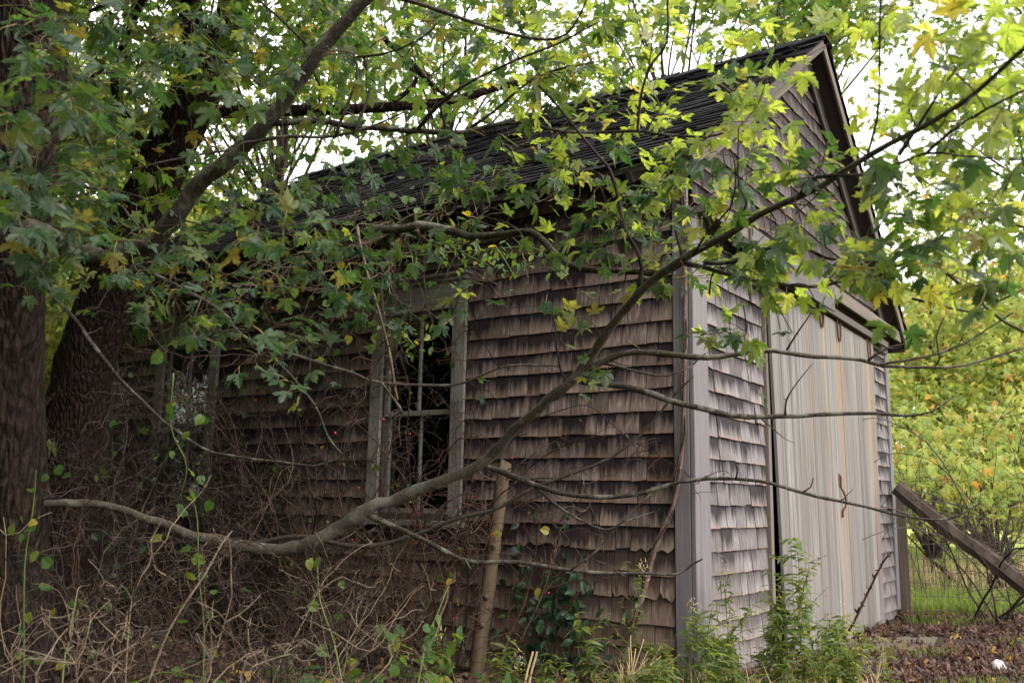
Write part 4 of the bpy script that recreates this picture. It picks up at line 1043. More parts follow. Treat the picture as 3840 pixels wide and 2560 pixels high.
# ================================================================== FENCE, POSTS, TIMBER
fp = np.array([5.50, -.02])
fence = empty('wire_fence', (fp[0], fp[1], GZ), 'rusty square mesh wire fence with a wooden post by the wall corner', 'fence')
fdir = nrm(np.array([.80, -.60]))
def fpt(s, z): return np.array([fp[0] + fdir[0] * s, fp[1] + fdir[1] * s, GZ + z])
def post(p0, p1, w, mat, parent, name='post'):
    return board(name, mat, parent, p0, p1, RCW[:, 0], w, w * .9, j=.004, c=.012)
post(fpt(0, -.2), fpt(0, 1.33) + [-.03, .0, 0], .135, M_POST, fence)
post(fpt(3.6, -.2), fpt(3.6, 1.30), .12, M_POST, fence)
for k in range(9):
    z = .05 + k * .15; n = 34; s = np.linspace(.07, 3.6, n)
    P = np.array([fpt(q, z + .025 * math.sin(q * 2.1 + k) - .02 * math.sin(q * .9)) for q in s]); P[:, :2] += rng.normal(0, .006, (n, 2))
    V, F, U = tube(P, .0035, 4); obj('wire', V, F, M_WIRE, fence, uv=U)
for s in np.arange(.16, 3.6, .155):
    z = np.linspace(.04, 1.27, 10); P = np.array([fpt(s + .012 * math.sin(q * 5 + s * 3), q + .025 * math.sin(s * 2.1)) for q in z])
    V, F, U = tube(P, .003, 4); obj('wire', V, F, M_WIRE, fence, uv=U)
b0 = at(3365, 1830, 9.85); b1 = at(3960, 2290, 8.6)
tb = board('leaning_timber', M_POST, None, b0, b1, (0, 0, 1), .20, .16, j=.006, c=.02, label='thick weathered timber leaning down from the fence post', cat='timber') if False else None
bt = empty('leaning_timber', b1, 'thick weathered timber leaning down from the fence post', 'timber')
bp = catmull(np.array([b0, b0 * .66 + b1 * .34 + [0, 0, -.015], b0 * .33 + b1 * .67 + [0, 0, .01], b1]), .09)
V, F, U = tube(bp, np.linspace(.082, .10, len(bp)), 7, bump=.07); U[:, 0] *= .5; obj('beam', V, F, M_POST, bt, uv=U)
A = Acc()
for _ in range(170):       # dry stems and creeper lying along the beam
    f = rng.random(); c = b0 + (b1 - b0) * f + [0, 0, .09]; d = nrm((b1 - b0) * rng.uniform(.3, 1) + rng.normal(0, .6, 3))
    V, F, U = tube(wobble(c + d * np.linspace(0, rng.uniform(.2, .7), 7)[:, None], .012), .003, 3); A.add(V, F, U)
A.build('clinging_stems', M_CANE, bt, kind='stuff')
# the broken log propped against the side wall
lg = np.array([[-.30, 1.455, -.17, .055], [-.28, 1.43, .15, .053], [-.25, 1.40, .457, .05], [-.25, 1.35, .80, .048], [-.25, 1.305, 1.12, .045], [-.25, 1.287, 1.25, .042]])
lp2 = catmull(lg, .06); V, F, U = tube(lp2[:, :3], lp2[:, 3], 10, bump=.04); U[:, 0] *= .35
V[-11:] += rng.normal(0, .02, (11, 3)) * [1, 1, 1.6]
lgo = empty('broken_post', lg[0, :3] * [1, 1, 0] + [0, 0, GZ], 'bare tan broken post with knots propped against the side wall', 'post')
obj('pole', V, F, M_LOG, lgo, uv=U, smooth=True)
for f_, a_ in ((.42, .8), (.62, 2.0), (.30, 1.2)):
    c = lp2[int(f_ * len(lp2))]; o_ = c[:3] + np.array([-.045, -.03, 0]); V, F, U = tube(np.array([o_ + [.03, .02, -.01], o_, o_ + [-.02, -.015, .012]]), [.022, .02, .014], 7); obj('knot', V, F, M_LOG, lgo, uv=U, smooth=True)
# step of old concrete before the doors
sl = [np.array([1.9, -.10]), np.array([4.55, -.10]), np.array([4.35, -.62]), np.array([3.2, -.72]), np.array([2.0, -.66])]
zt = GZ + .022
V = [[*p, zt + rng.normal(0, .004)] for p in sl] + [[*p, zt - .15] for p in sl]
V = np.array(V); m_ = len(sl)
obj('doorstep', V, [np.array([[0, 4, 3, 2, 1]]), np.array([[k, (k + 1) % m_, m_ + (k + 1) % m_, m_ + k] for k in range(m_)])], M_CONC, origin=(3, -.4, GZ), kind='structure', label='worn concrete slab in front of the doors')
# pale stone and black rubber mat in the litter
def lump(name, c, rx, ry, rz, mat, label, cat):
    n, k = 9, 14; V = []
    for a in range(n):
        th = math.pi * a / (n - 1)
        for b in range(k):
            ph = 2 * math.pi * b / k; r_ = 1 + .12 * math.sin(3 * ph + a) + rng.normal(0, .05)
            V.append([c[0] + rx * math.sin(th) * math.cos(ph) * r_, c[1] + ry * math.sin(th) * math.sin(ph) * r_, c[2] + rz * math.cos(th) * r_])
    F = [[a * k + b, (a + 1) * k + b, (a + 1) * k + (b + 1) % k, a * k + (b + 1) % k] for a in range(n - 1) for b in range(k)]
    obj(name, np.array(V), np.array(F), mat, origin=c, smooth=True, label=label, cat=cat)
def hit(px_, py_):
    for dp in np.arange(3, 14, .01):
        p = at(px_, py_, dp)
        if p[2] <= float(ground_z(p[0], p[1])): return p
sp_ = hit(3745, 2525); sp_[2] += .045
lump('stone', sp_, .075, .05, .05, M_STONE, 'white stone lying among fallen leaves at the bottom corner', 'stone')
mp = hit(3245, 2545); gz_ = mp[2] + .04
V = []
for u in np.linspace(-.5, .5, 9):
    for v in np.linspace(-.5, .5, 4):
        p = np.array([mp[0], mp[1], gz_]) + RCW[:, 0] * u * .46 + np.array([.55, .8, 0]) * v * .22
        V.append([p[0], p[1], gz_ + .02 + .02 * math.sin(u * 9 + v * 3) - .03 * u + .03 * v])
V = np.array(V); q_ = [[a * 4 + b, a * 4 + b + 1, (a + 1) * 4 + b + 1, (a + 1) * 4 + b] for a in range(8) for b in range(3)]
mo = obj('rubber_mat', np.vstack([V, V - [0, 0, .012]]), [np.array(q_), np.array(q_)[:, ::-1] + len(V)], M_BLACKP, origin=(mp[0], mp[1], gz_), label='crumpled black rubber mat half hidden in weeds near the doors', cat='mat')

# ================================================================== VINE UP THE CORNER
vb = np.array([-.12, .42, GZ])
vine = empty('corner_vine', vb, 'thick twisted bare vine climbing the corner boards of the shed', 'vine')
vp = np.array([[-.12, .50, GZ - .02, .018], [-.10, .40, .20, .017], [-.085, .30, .50, .018], [-.075, .22, .78, .016], [-.06, .10, 1.05, .014], [-.058, .045, 1.35, .013], [-.055, .02, 1.8, .012], [-.055, .01, 2.3, .011], [-.05, .0, 2.9, .009], [-.05, .02, 3.1, .008]])
vc = catmull(vp, .03); V, F, U = tube(vc[:, :3], vc[:, 3], 8, bump=.08); obj('stem', V, F, M_VINE, vine, uv=U, smooth=True)
tt = np.arange(len(vc)); off = np.stack([np.cos(tt * .32) * .5 - .6, np.sin(tt * .32), 0 * tt], 1) * (vc[:, 3:4] + .007)
V, F, U = tube(vc[:, :3] + off, .0065, 6, bump=.08); obj('stem', V, F, M_VINE, vine, uv=U, smooth=True)

# ================================================================== BRAMBLES ON THE SIDE WALL
def clear_wall(P, x=-.07):       # stay outside the wall
    if P[0, 0] > 0: return P
    P[:, 0] = np.where(P[:, 1] > -.1, np.minimum(P[:, 0], x - .02 * rng.random(len(P))), P[:, 0]); return P
def twigs_on(A, P, n, L, r, depth=1, turn=.35, step=.035):
    for _ in range(n):
        k = rng.integers(1, len(P)); t_ = nrm(P[k] - P[k - 1]); d = nrm(t_ * .5 + rng.normal(0, .7, 3))
        Q = clear_wall(cane_path(P[k], d, L * rng.uniform(.4, 1.2), step, turn, .1), -.05)
        V, F, U = tube(Q, np.linspace(r, r * .45, len(Q)), 3, cap=False); A.add(V, F, U)
        if depth > 1: twigs_on(A, Q, max(1, n // 5), L * .45, r * .7, depth - 1, turn, step)
ROUNDLEAF = []
def bramble(name, label, cat, y, x, ncane, hgt, nsub, mat, twmat, leaves=0, lmat=None, tmpl=None, lsz=.05, spread=.45, group=None, hips=0, drift=(0, 0)):
    b = np.array([x, y, float(ground_z(x, y))]); o = empty(name, b, label, cat, group)
    tw = Acc(); pts = []
    for k in range(ncane):
        s = b + np.array([rng.normal(0, .12), rng.normal(0, spread), 0]); s[0] = min(s[0], -.1)
        d = np.array([rng.normal(drift[0], .15), rng.normal(drift[1], .35), 1.0]); L = hgt * rng.uniform(.75, 1.35)
        P = clear_wall(cane_path(s, d, L, .10, .10, .055)); P[:, 2] = np.maximum(P[:, 2], GZ - .05)
        r0 = rng.uniform(.005, .010); V, F, U = tube(P, np.linspace(r0, .0025, len(P)), 5)
        obj('cane', V, F, mat if rng.random() < .7 else twmat, o, uv=U, smooth=True)
        twigs_on(tw, P, nsub, .48, .0034, 2); pts.append(P)
    tw.build('twigs', twmat, o, kind='stuff')
    pts = np.vstack(pts)
    if leaves:
        ix = rng.integers(0, len(pts), leaves); X = pts[ix] + rng.normal(0, .07, (leaves, 3)); X[:, 0] = np.minimum(X[:, 0], -.07)
        A = Acc(); scatter(A, tmpl, X, frames(nrm(rng.normal(0, 1, (leaves, 3)) + [-.3, -.2, -.5]), nrm(rng.normal(0, .6, (leaves, 3)) + [-.6, -.5, .6])), rng.uniform(.6, 1.3, leaves) * lsz)
        A.build('leaves', [lmat, M_GREENC], o, kind='stuff')
    for k in range(hips):
        c = pts[rng.integers(len(pts) // 3, len(pts))] + rng.normal(0, .12, 3); c[0] = min(c[0], -.12)
        V, F, U = tube(np.array([c + [0, 0, .007], c + [0, 0, .004], c, c - [0, 0, .005], c - [0, 0, .008]]), [.002, .006, .0075, .006, .002], 7); obj('rose_hip', V, F, M_HIP, o, smooth=True)
    return o
bramble('bramble', 'tangle of thin bare canes between the two windows', 'bramble', 3.7, -.35, 22, 2.6, 20, M_CANE, M_CANE, 22, M_VLEAF, T_ROUND, .06, .55)
bramble('bramble', 'dense dark tangle of canes over the far window', 'bramble', 5.2, -.45, 26, 2.8, 22, M_CANE, M_TWIG, 34, M_VLEAF, T_ROUND, .065, .6)
bramble('bramble', 'bare reddish canes crossing the lower half of the near window', 'bramble', 2.7, -.45, 20, 2.4, 15, M_CANE, M_CANE, 14, M_VLEAF, T_OVAL, .05, .7)
bramble('wild_rose', 'wild rose with red hips scrambling in front of the near window', 'rose bush', 2.1, -.40, 9, 2.6, 12, M_CANE, M_CANE_R, 60, M_VLEAF, T_OVAL, .038, .35, hips=26, drift=(0, -.15))
bramble('bramble', 'low canes and twigs at the foot of the wall past the broken post', 'bramble', 1.7, -.55, 14, 1.2, 14, M_CANE, M_CANE_R, 30, M_VLEAF, T_ROUND, .05, .4)
bramble('bramble', 'thicket of canes behind the leaning tree at the shed end', 'bramble', 6.4, -.7, 26, 2.8, 20, M_TWIG, M_CANE, 60, M_VLEAF, T_ROUND, .07, .5)
bramble('bramble', 'dark thicket of stems in front of the leaning tree', 'bramble', 4.5, -1.5, 20, 2.4, 16, M_TWIG, M_TWIG, 40, M_VLEAF, T_ROUND, .06, .5)
bramble('bramble', 'dark stems rising beside the big trunk', 'bramble', 3.3, -2.2, 14, 2.0, 12, M_TWIG, M_CANE, 26, M_VLEAF, T_ROUND, .05, .35)
# vines hanging from the eave over the dark side
hv = empty('eave_vine', (-.3, 3.6, 3.2), 'leafy vine hanging from the eave between the windows', 'vine')
tw = Acc(); pts = []
for k in range(64):
    y = rng.uniform(1.75, 3.3) if k % 2 else rng.uniform(1.9, 6.6); P = clear_wall(cane_path((-.34, y, 3.22), (rng.normal(-.2, .2), rng.normal(0, .7), -.6), rng.uniform(.5, 2.5), .07, .2, -.02), -.12)
    V, F, U = tube(P, np.linspace(.005, .0018, len(P)), 4)
    if k < 24: obj('stem', V, F, M_CANE_L, hv, uv=U, smooth=True)
    else: tw.add(V, F, U)
    twigs_on(tw, P, 7, .45, .0032, 2); pts.append(P)
tw.build('twigs', M_CANE_L, hv, kind='stuff')
pts = np.vstack(pts); n_ = 420; X = pts[rng.integers(0, len(pts), n_)] + rng.normal(0, .09, (n_, 3)); X[:, 0] = np.minimum(X[:, 0], -.1)
A = Acc(); scatter(A, T_ROUND, X, frames(nrm(rng.normal(0, 1, (n_, 3)) + [0, 0, -.7]), nrm(rng.normal(0, .6, (n_, 3)) + [-.6, -.4, .6])), rng.uniform(.04, .075, n_))
A.build('leaves', [M_VLEAF, M_GREENC], hv, kind='stuff')
# rose spray over the side wall under the eave (leaflets)
rs_ = empty('rose_spray', at(1750, 900, 5.4), 'spray of small oval rose leaflets reaching along under the eave above the near window', 'rose spray')
A = Acc(); Lp_, Ld, Ln = [], [], []
for pts_ in ([(1560, 960), (1700, 945), (1850, 935), (1990, 925), (2050, 960)], [(1650, 900), (1760, 960), (1840, 1000)], [(1860, 925), (1900, 985), (1930, 1040)], [(1430, 1290), (1500, 1240), (1560, 1300), (1600, 1250)]):
    p = trace(pts_, 5.35, 5.1, 7, 4); V, F, U = tube(p[:, :3], p[:, 3], 4); obj('stem', V, F, M_GREENC, rs_, uv=U, smooth=True)
    for q in p[1::1]:
        for s_ in range(4):
            Lp_.append(q[:3] + rng.normal(0, .05, 3)); Ld.append(nrm(rng.normal(0, 1, 3) + [0, 0, -.4])); Ln.append(nrm(rng.normal(0, .5, 3) + [-.5, -.5, .8]))
scatter(A, T_OVAL, np.array(Lp_), frames(np.array(Ld), np.array(Ln)), rng.uniform(.03, .055, len(Lp_))); A.build('leaves', [M_VLEAF, M_GREENC], rs_, kind='stuff')
# dark creeper low on the wall
cr_ = empty('wall_creeper', (-.08, .95, GZ), 'dark green creeper growing up the low shingles near the broken post', 'creeper')
for k in range(6):
    P = clear_wall(cane_path((-.08, rng.uniform(.6, 1.3), GZ), (0, rng.normal(0, .4), 1), rng.uniform(.5, 1.0), .06, .2, .0), -.045); V, F, U = tube(P, np.linspace(.005, .002, len(P)), 4); obj('stem', V, F, M_VINE, cr_, uv=U, smooth=True)
n_ = 190; X = np.stack([-.05 - .08 * rng.random(n_), rng.normal(.98, .22, n_), np.abs(rng.normal(.38, .26, n_)) - .1], 1)
A = Acc(); scatter(A, T_OVAL, X, frames(nrm(rng.normal(0, .8, (n_, 3)) + [-.3, 0, -.6]), nrm(rng.normal(0, .4, (n_, 3)) + [-1, -.3, .5])), rng.uniform(.05, .1, n_)); A.build('leaves', [M_CREEP, M_VINE], cr_, kind='stuff')

# ================================================================== BLEACHED DEAD BRAMBLE in the near corner
def dead(label, px0, px1, dep0, dep1, n, top, mat, tmat, nsub, cat='bramble'):
    c = at((px0 + px1) / 2, 2700, (dep0 + dep1) / 2); c[2] = float(ground_z(c[0], c[1])); o = empty('dead_bramble', c, label, cat)
    tw = Acc()
    for k in range(n):
        s = at(rng.uniform(px0, px1), 2700, rng.uniform(dep0, dep1)); s[2] = float(ground_z(s[0], s[1]))
        d = RCW[:, 0] * rng.normal(.25, .55) + np.array([0, 0, 1.]) + rng.normal(0, .2, 3)
        P = cane_path(s, d, top * rng.uniform(.7, 1.25), .085, .16, .09); V, F, U = tube(P, np.linspace(rng.uniform(.003, .0045), .0016, len(P)), 5)
        obj('cane', V, F, mat, o, uv=U, smooth=True)
        for q in range(nsub):
            k2 = rng.integers(len(P) // 3, len(P)); t_ = nrm(P[k2] - P[k2 - 1]); d2 = nrm(t_ * .6 + rng.normal(0, .7, 3))
            Q = cane_path(P[k2], d2, rng.uniform(.15, .50), .05, .30, .04); V, F, U = tube(Q, np.linspace(.0025, .0013, len(Q)), 4); tw.add(V, F, U)
            for _ in range(4):
                k3 = rng.integers(1, len(Q)); Q2 = cane_path(Q[k3], nrm(rng.normal(0, 1, 3)), rng.uniform(.02, .09), .02, .4, 0); V, F, U = tube(Q2, np.linspace(.0016, .001, len(Q2)), 3); tw.add(V, F, U)
    tw.build('twigs', tmat, o, kind='stuff')
dead('bleached dead thorny bramble filling the lower corner below the trunks', 100, 950, 2.6, 3.4, 16, 1.0, M_DEAD, M_DEAD, 11)
dead('brown leafless bramble behind the bleached one', 0, 1100, 3.3, 4.3, 24, 1.2, M_CANE_R, M_CANE, 14)
dead('small pale bare twigs low before the side wall', 1000, 1650, 3.6, 4.3, 12, .85, M_DEAD, M_CANE, 10)
# a straight pale cane crossing it
sc_ = trace([(540, 2600), (640, 2350), (770, 2150), (830, 2040), (870, 1990)], 2.9, 3.1, 9, 5); V, F, U = tube(sc_[:, :3], sc_[:, 3], 6)
obj('bare_cane', V, F, M_DEAD, origin=sc_[0, :3], uv=U, smooth=True, label='straight grey cane slanting up through the bleached bramble', cat='cane')
# green brier: thin green stems with round leaves
gb = empty('greenbrier', at(250, 2650, 3.4) * [1, 1, 0] + [0, 0, -.3], 'green stemmed brier with round leaves climbing in the dark corner', 'brier')
Lp_, Ld, Ln = [], [], []
for pts_ in ([(90, 2600), (90, 2200), (100, 2050), (125, 1900), (135, 1760)], [(230, 2600), (245, 2450), (270, 2380), (275, 2250)], [(760, 2580), (765, 2350), (745, 2150), (740, 1950), (725, 1880)], [(440, 2600), (600, 2520), (760, 2540), (900, 2570)], [(1290, 2600), (1250, 2400), (1200, 2250), (1190, 2100)], [(1560, 2600), (1600, 2400), (1640, 2300), (1680, 2200)], [(650, 1400), (640, 1600), (700, 1750), (660, 1900)]):
    p = trace(pts_, 3.5, 3.8, 8, 4); V, F, U = tube(p[:, :3], p[:, 3], 5); obj('stem', V, F, M_GREENC, gb, uv=U, smooth=True)
    for q in p[::2]:
        for s_ in range(2):
            Lp_.append(q[:3] + rng.normal(0, .06, 3)); Ld.append(nrm(rng.normal(0, 1, 3) + [0, 0, -.6])); Ln.append(nrm(rng.normal(0, .5, 3) - .7 * RCW[:, 2] * -1 + [0, 0, .5]))
scatter_n = len(Lp_); Rg = frames(np.array(Ld), np.array(Ln))
for k in range(scatter_n): leaf_object('leaf', T_ROUND, 'round', [M_VLEAF, M_GREENC], Lp_[k], Rg[k], rng.uniform(.032, .055), gb)

# ================================================================== WEEDS, GRASS, LITTER
def weed(label, px_, dep, h, n, lsz, mat=M_WEED, name='weed', stem=M_GREENC, seed_head=False, bend=.12):
    b = at(px_, 2500, dep); b[2] = float(ground_z(b[0], b[1])) - .01
    o = empty(name, b, label, 'weed', 'weeds before the shed')
    P = cane_path(b, np.array([rng.normal(0, bend), rng.normal(0, bend), 1]), h, .04, .06, .01); V, F, U = tube(P, np.linspace(.0038, .0015, len(P)), 5); obj('stem', V, F, stem, o, uv=U, smooth=True)
    X, D, Nn, Sz = [], [], [], []
    def leaves_along(Q, m, f0, sz):
        for k in range(m):
            f = f0 + (1 - f0) * k / m; q = Q[min(len(Q) - 1, int(f * len(Q)))]; a_ = k * 2.4 + rng.normal(0, .3)
            d = nrm(np.array([math.cos(a_), math.sin(a_), rng.uniform(-.1, .6)])); X.append(q); D.append(d); Nn.append(nrm(np.array([0, 0, 1.]) + rng.normal(0, .25, 3))); Sz.append(sz * rng.uniform(.6, 1.2) * (1.0 - .25 * f))
    leaves_along(P, n, .12, lsz)
    tw = Acc()
    for k in range(int(rng.integers(4, 9))):
        q = P[int(rng.uniform(.35, .95) * (len(P) - 1))]; Q = cane_path(q, np.array([rng.normal(0, .8), rng.normal(0, .8), .9]), h * rng.uniform(.15, .32), .03, .12, 0); V, F, U = tube(Q, np.linspace(.002, .001, len(Q)), 4); obj('side_shoot', V, F, stem, o, uv=U, smooth=True)
        leaves_along(Q, 11, .15, lsz * .62)
    A = Acc(); scatter(A, T_LANCE, np.array(X), frames(np.array(D), np.array(Nn)), np.array(Sz)); A.build('leaves', mat, o)
    if seed_head:
        A = Acc()
        for k in range(26):
            c = P[-1] + rng.normal(0, .02, 3) * [1, 1, 2]; V, F, U = tube(np.array([c, c + rng.normal(0, .008, 3) + [0, 0, .008]]), [.003, .001], 3); A.add(V, F, U)
        A.build('seed_head', M_STRAW, o, kind='stuff')
    return o
WD = [(2235, 5.0, .50, 22, .085, 'leafy weed with a yellow top standing alone before the side wall'), (2150, 4.8, .22, 14, .08, 'short broad leaved weed below the lone tall weed'),
      (2345, 5.2, .72, 30, .06, 'thin tall weed growing against the last shingles before the corner'), (2420, 5.1, .34, 20, .06, 'small weed at the foot of the side wall near the corner'),
      (2560, 5.2, .50, 30, .07, 'bushy weed rising against the corner board'), (2625, 5.0, .62, 34, .072, 'weed just past the corner board, leaves spilling over its base'),
      (2700, 5.1, .46, 30, .085, 'low leafy weed under the shingled strip by the doors'), (2760, 5.3, .66, 34, .075, 'tall weed in front of the shingled strip'), (2830, 5.0, .56, 34, .095, 'broad leaved weed before the door jamb'),
      (2885, 5.2, .74, 36, .08, 'weed with a pale flower head by the door jamb'), (2950, 5.3, .82, 30, .115, 'tallest weed with a rosette of large leaves before the door gap'), (3000, 5.1, .50, 34, .08, 'leafy weed in front of the pale plank door'),
      (3060, 5.3, .64, 36, .06, 'feathery weed with tiny leaves before the pale plank door'), (3120, 5.2, .48, 28, .08, 'weed leaning out before the seam of the doors'), (3190, 5.0, .34, 20, .08, 'small weed beside the black mat'),
      (1840, 4.6, .42, 20, .08, 'weed growing at the foot of the broken post'), (1960, 4.7, .30, 18, .085, 'low weed just past the broken post'), (1660, 4.4, .44, 20, .075, 'weed among pale twigs below the near window'), (1450, 4.3, .36, 18, .08, 'yellowing weed at the bottom edge below the window'), (1230, 4.1, .34, 18, .08, 'weed at the bottom edge left of the window'),
      (3330, 5.0, .30, 16, .07, 'small weed in the litter before the doorstep'), (2490, 4.7, .26, 18, .075, 'low weed at the bottom edge beside dry straw')]
for px_, dep, h, n, ls, lab in WD: weed(lab, px_, dep, h * 1.22, int(n * 1.5), ls * 1.3, seed_head=rng.random() < .35)
ORD = 'first second third fourth fifth sixth seventh eighth ninth tenth eleventh twelfth thirteenth fourteenth fifteenth sixteenth seventeenth eighteenth nineteenth twentieth'.split()
for k in range(26):
    weed(('%s of the crowded leafy weeds counted from the corner board along the doors' % ORD[k]) if k < 20 else ('%s of the low leafy weeds along the side wall, counted from the broken post' % ORD[k - 20]), 2500 + k * 35 + rng.uniform(-12, 12) if k < 20 else 2050 + (k - 20) * 70 + rng.uniform(-20, 20), rng.uniform(4.5, 5.5), rng.uniform(.38, .78) * (1 if k < 20 else .6), int(rng.integers(30, 50)), rng.uniform(.07, .12), bend=.34, name='leafy_weed')['group'] = 'leafy weeds crowded before the shed'
for k in range(9):
    b = at(1020 + k * 105 + rng.uniform(-20, 20), 2500, rng.uniform(3.7, 4.5)); b[2] = float(ground_z(b[0], b[1]))
    o = empty('broad_leaf_weed', b, '%s of the round leaved plants along the bottom edge, counted from the bleached bramble' % ORD[k], 'plant', 'round leaved plants along the bottom edge')
    X, D, Nn = [], [], []
    for q in range(4):
        P = cane_path(b, np.array([rng.normal(0, .35), rng.normal(0, .35), 1]), rng.uniform(.3, .62), .05, .12, .01); V, F, U = tube(P, np.linspace(.004, .0018, len(P)), 5); obj('stem', V, F, M_GREENC, o, uv=U, smooth=True)
        for p_ in P[3:]:
            X.append(p_); D.append(nrm(rng.normal(0, 1, 3) + [0, 0, -.2])); Nn.append(nrm(rng.normal(0, .4, 3) + .4 * RCW[:, 2] + [0, 0, 1]))
    A = Acc(); scatter(A, T_ROUND, np.array(X) , frames(np.array(D), np.array(Nn)), rng.uniform(.045, .085, len(X))); A.build('leaves', [M_VLEAF, M_GREENC], o)
wd = empty('dry_stalk', at(3130, 2560, 5.0) * [1, 1, 0] + [0, 0, GZ], 'dry reddish seed stalk slanting across the rust streaked door', 'stalk')
p = trace([(3040, 2560), (3180, 2370), (3260, 2210), (3310, 2110), (3335, 2080)], 5.3, 5.2, 11, 6); V, F, U = tube(p[:, :3], p[:, 3], 5); obj('stem', V, F, M_CANE_R, wd, uv=U, smooth=True)
n_ = 26; X = p[rng.integers(len(p) // 2, len(p), n_), :3]; A = Acc(); scatter(A, T_LANCE, X, frames(nrm(rng.normal(0, .7, (n_, 3)) + [0, 0, .8]), nrm(rng.normal(0, 1, (n_, 3)))), rng.uniform(.02, .045, n_)); A.build('seed_pods', M_CANE_R, wd, kind='stuff')

def blades(name, label, X, L, w, mat, kind='stuff', lean_=.5):
    n = len(X); a = rng.uniform(0, 2 * math.pi, n); d = np.stack([np.cos(a), np.sin(a), np.zeros(n)], 1); s = np.stack([-d[:, 1], d[:, 0], 0 * a], 1) * (w / 2)
    k = lean_ * rng.random((n, 1)); up = np.array([0, 0, 1.]); L = L[:, None]
    p1 = X + up * L * .55 + d * L * k * .3; p2 = X + up * L * (1 - .35 * k) + d * L * k
    V = np.stack([X - s, X + s, p1 - s * .8, p1 + s * .8, p2], 1).reshape(-1, 3); b_ = (np.arange(n) * 5)[:, None]
    F = np.concatenate([b_ + [0, 1, 3], b_ + [0, 3, 2], b_ + [2, 3, 4]])
    return obj(name, V, F, mat, uv=np.tile(np.array([[-.1, 0], [.1, 0], [-.08, .5], [.08, .5], [0, 1.]]), (n, 1)), kind=kind, label=label)
def on_ground(n, pxr, depr):
    px_ = rng.uniform(*pxr, n); dp = rng.uniform(*depr, n)
    c = np.stack([px_ - 1920, np.full(n, -700.), np.full(n, -F_PX)], 1) / F_PX * dp[:, None]; X = CAM + c @ RCW.T
    X[:, 2] = ground_z(X[:, 0], X[:, 1]); return X
def free(X):       # not inside the shed nor on the slab
    return X[~((X[:, 0] > -.03) & (X[:, 0] < WID + .05) & (X[:, 1] > -.08) & (X[:, 1] < LEN + .1))]
def patchy(X, f, t, seed): 
    v = np.sin(X[:, 0] * f + seed) * np.cos(X[:, 1] * f * 1.3 + seed * 2) + .5 * np.sin(X[:, 0] * f * 2.7 + X[:, 1] * f * 2.1)
    return X[v > t]
X = patchy(free(on_ground(30000, (2300, 3900), (4.8, 10.5))), 2.6, .55, 1.0)
blades('grass', 'short ragged grass in the litter before the doors', X, rng.uniform(.03, .12, len(X)), .005, M_GRASS)
X = on_ground(60000, (3300, 3950), (10.3, 26.0)); X = free(X)
blades('field_grass', 'bright grass of the field beyond the fence', X, rng.uniform(.06, .28, len(X)), .014, M_GRASS)
X = free(on_ground(900, (3360, 3980), (11.2, 14.5)))
blades('tall_grass', 'tall tawny grass and stems growing behind the wire fence', X, rng.uniform(.25, .85, len(X)), .008, M_STRAW, lean_=.7)
X = on_ground(9000, (-100, 900), (8.8, 20.0)); X = free(X)
blades('field_grass', 'grass beyond the shed seen between the trunks', X, rng.uniform(.06, .25, len(X)), .014, M_GRASS)
X = free(on_ground(900, (2300, 3300), (4.6, 5.6)))
blades('dry_grass', 'pale dry grass stalks among the weeds', X, rng.uniform(.1, .42, len(X)), .005, M_STRAW, lean_=1.0)
ds = empty('straw_tuft', at(2400, 2560, 4.9) * [1, 1, 0] + [0, 0, GZ], 'tuft of thick pale straw stalks fanning out before the corner', 'straw')
for k in range(20):
    s = at(rng.uniform(2320, 2420), 2600, 4.9); P = cane_path(s, np.array([0, 0, 1.]) + RCW[:, 0] * rng.uniform(-.2, 1.0) + rng.normal(0, .15, 3), rng.uniform(.12, .34), .06, .05, .02); V, F, U = tube(P, np.linspace(.004, .0025, len(P)), 4); obj('stalk', V, F, M_STRAW, ds, uv=U)
for k, (px_, dep) in enumerate(((1990, 4.3),)):
    s = at(px_ - 30, 2600, dep); o = empty('straw_stalk', s, 'pair of cut straw stalks at the bottom edge below the creeper', 'straw')
    for dx in (0, .02):
        P = np.array([s + RCW[:, 0] * dx, s + [0, 0, .1] + RCW[:, 0] * (.02 + dx), s + [0, 0, .19] + RCW[:, 0] * (.045 + dx)]); V, F, U = tube(P, .005, 5); obj('stalk', V, F, M_STRAW, o, uv=U)
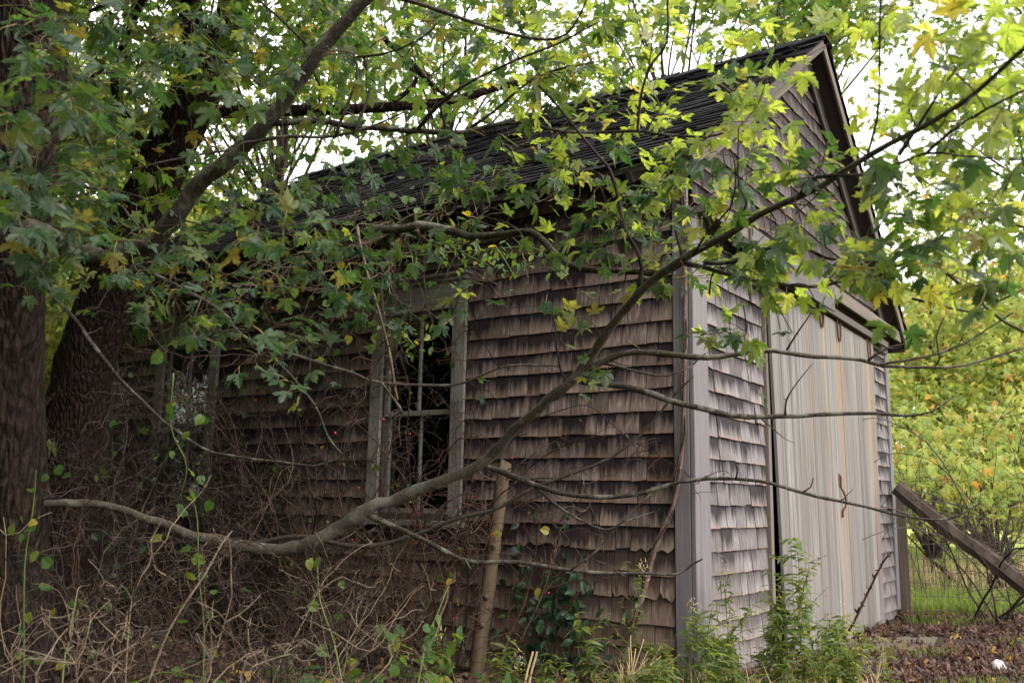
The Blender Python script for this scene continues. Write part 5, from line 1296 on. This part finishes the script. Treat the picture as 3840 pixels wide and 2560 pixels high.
# fallen leaves
X = patchy(free(on_ground(26000, (2100, 4000), (4.6, 11.5))), 1.4, -.8, 2.0); n_ = len(X); X[:, 2] += rng.uniform(.004, .03, n_)
T_LIT = [leaf_template(MAPLE_LO, droop=d, fold=f, jit=.05, petiole=False, curl=c) for d, f, c in ((.9, .9, 2), (-.8, .6, 3), (.4, -1.0, 2))] + [leaf_template(OVAL, (0, .45), .8, .9, .03, False, 2)]
A = Acc(); scatter(A, T_LIT, X, frames(nrm(rng.normal(0, 1, (n_, 3)) * [1, 1, .2]), nrm(rng.normal(0, .35, (n_, 3)) + [0, 0, 1])), rng.uniform(.035, .085, n_))
A.build('fallen_leaves', M_LITTER, kind='stuff', label='brown and purple fallen leaves covering the ground before the doors')
X = free(on_ground(4000, (-200, 2300), (3.0, 9.0))); n_ = len(X); X[:, 2] += rng.uniform(.004, .03, n_)
A = Acc(); scatter(A, T_LIT, X, frames(nrm(rng.normal(0, 1, (n_, 3)) * [1, 1, .2]), nrm(rng.normal(0, .35, (n_, 3)) + [0, 0, 1])), rng.uniform(.035, .085, n_))
A.build('fallen_leaves', M_LITTER, kind='stuff', label='fallen leaves under the brambles along the side wall')

# ================================================================== ARCHING BARE SHRUB beyond the fence
def arching(label, px_, dep, n, hgt, r0, mat=M_TWIG, spread=.8):
    b = at(px_, 2100, dep); b[2] = float(ground_z(b[0], b[1])); o = empty('arching_shrub', b, label, 'shrub')
    tw = Acc()
    for k in range(n):
        d = RCW[:, 0] * rng.normal(0, spread) + np.array([0, 0, 1.]) - RCW[:, 2] * rng.normal(0, .5); P = cane_path(b + rng.normal(0, .15, 3) * [1, 1, 0], d, hgt * rng.uniform(.8, 1.4), .14, .07, .07)
        V, F, U = tube(P, np.linspace(r0 * rng.uniform(.6, 1.2), .003, len(P)), 5); obj('stem', V, F, mat, o, uv=U, smooth=True); twigs_on(tw, P, 7, .7, .004, 2, .15, .08)
    tw.build('twigs', mat, o, kind='stuff')
arching('bare arching shrub rising behind the fence and the leaning timber', 3700, 9.6, 9, 3.0, .013)
arching('thin arching shrub behind the far end of the fence', 3900, 9.2, 6, 2.6, .011)
arching('bare dark shrub low against the fence post', 3480, 11.0, 5, 2.2, .009)
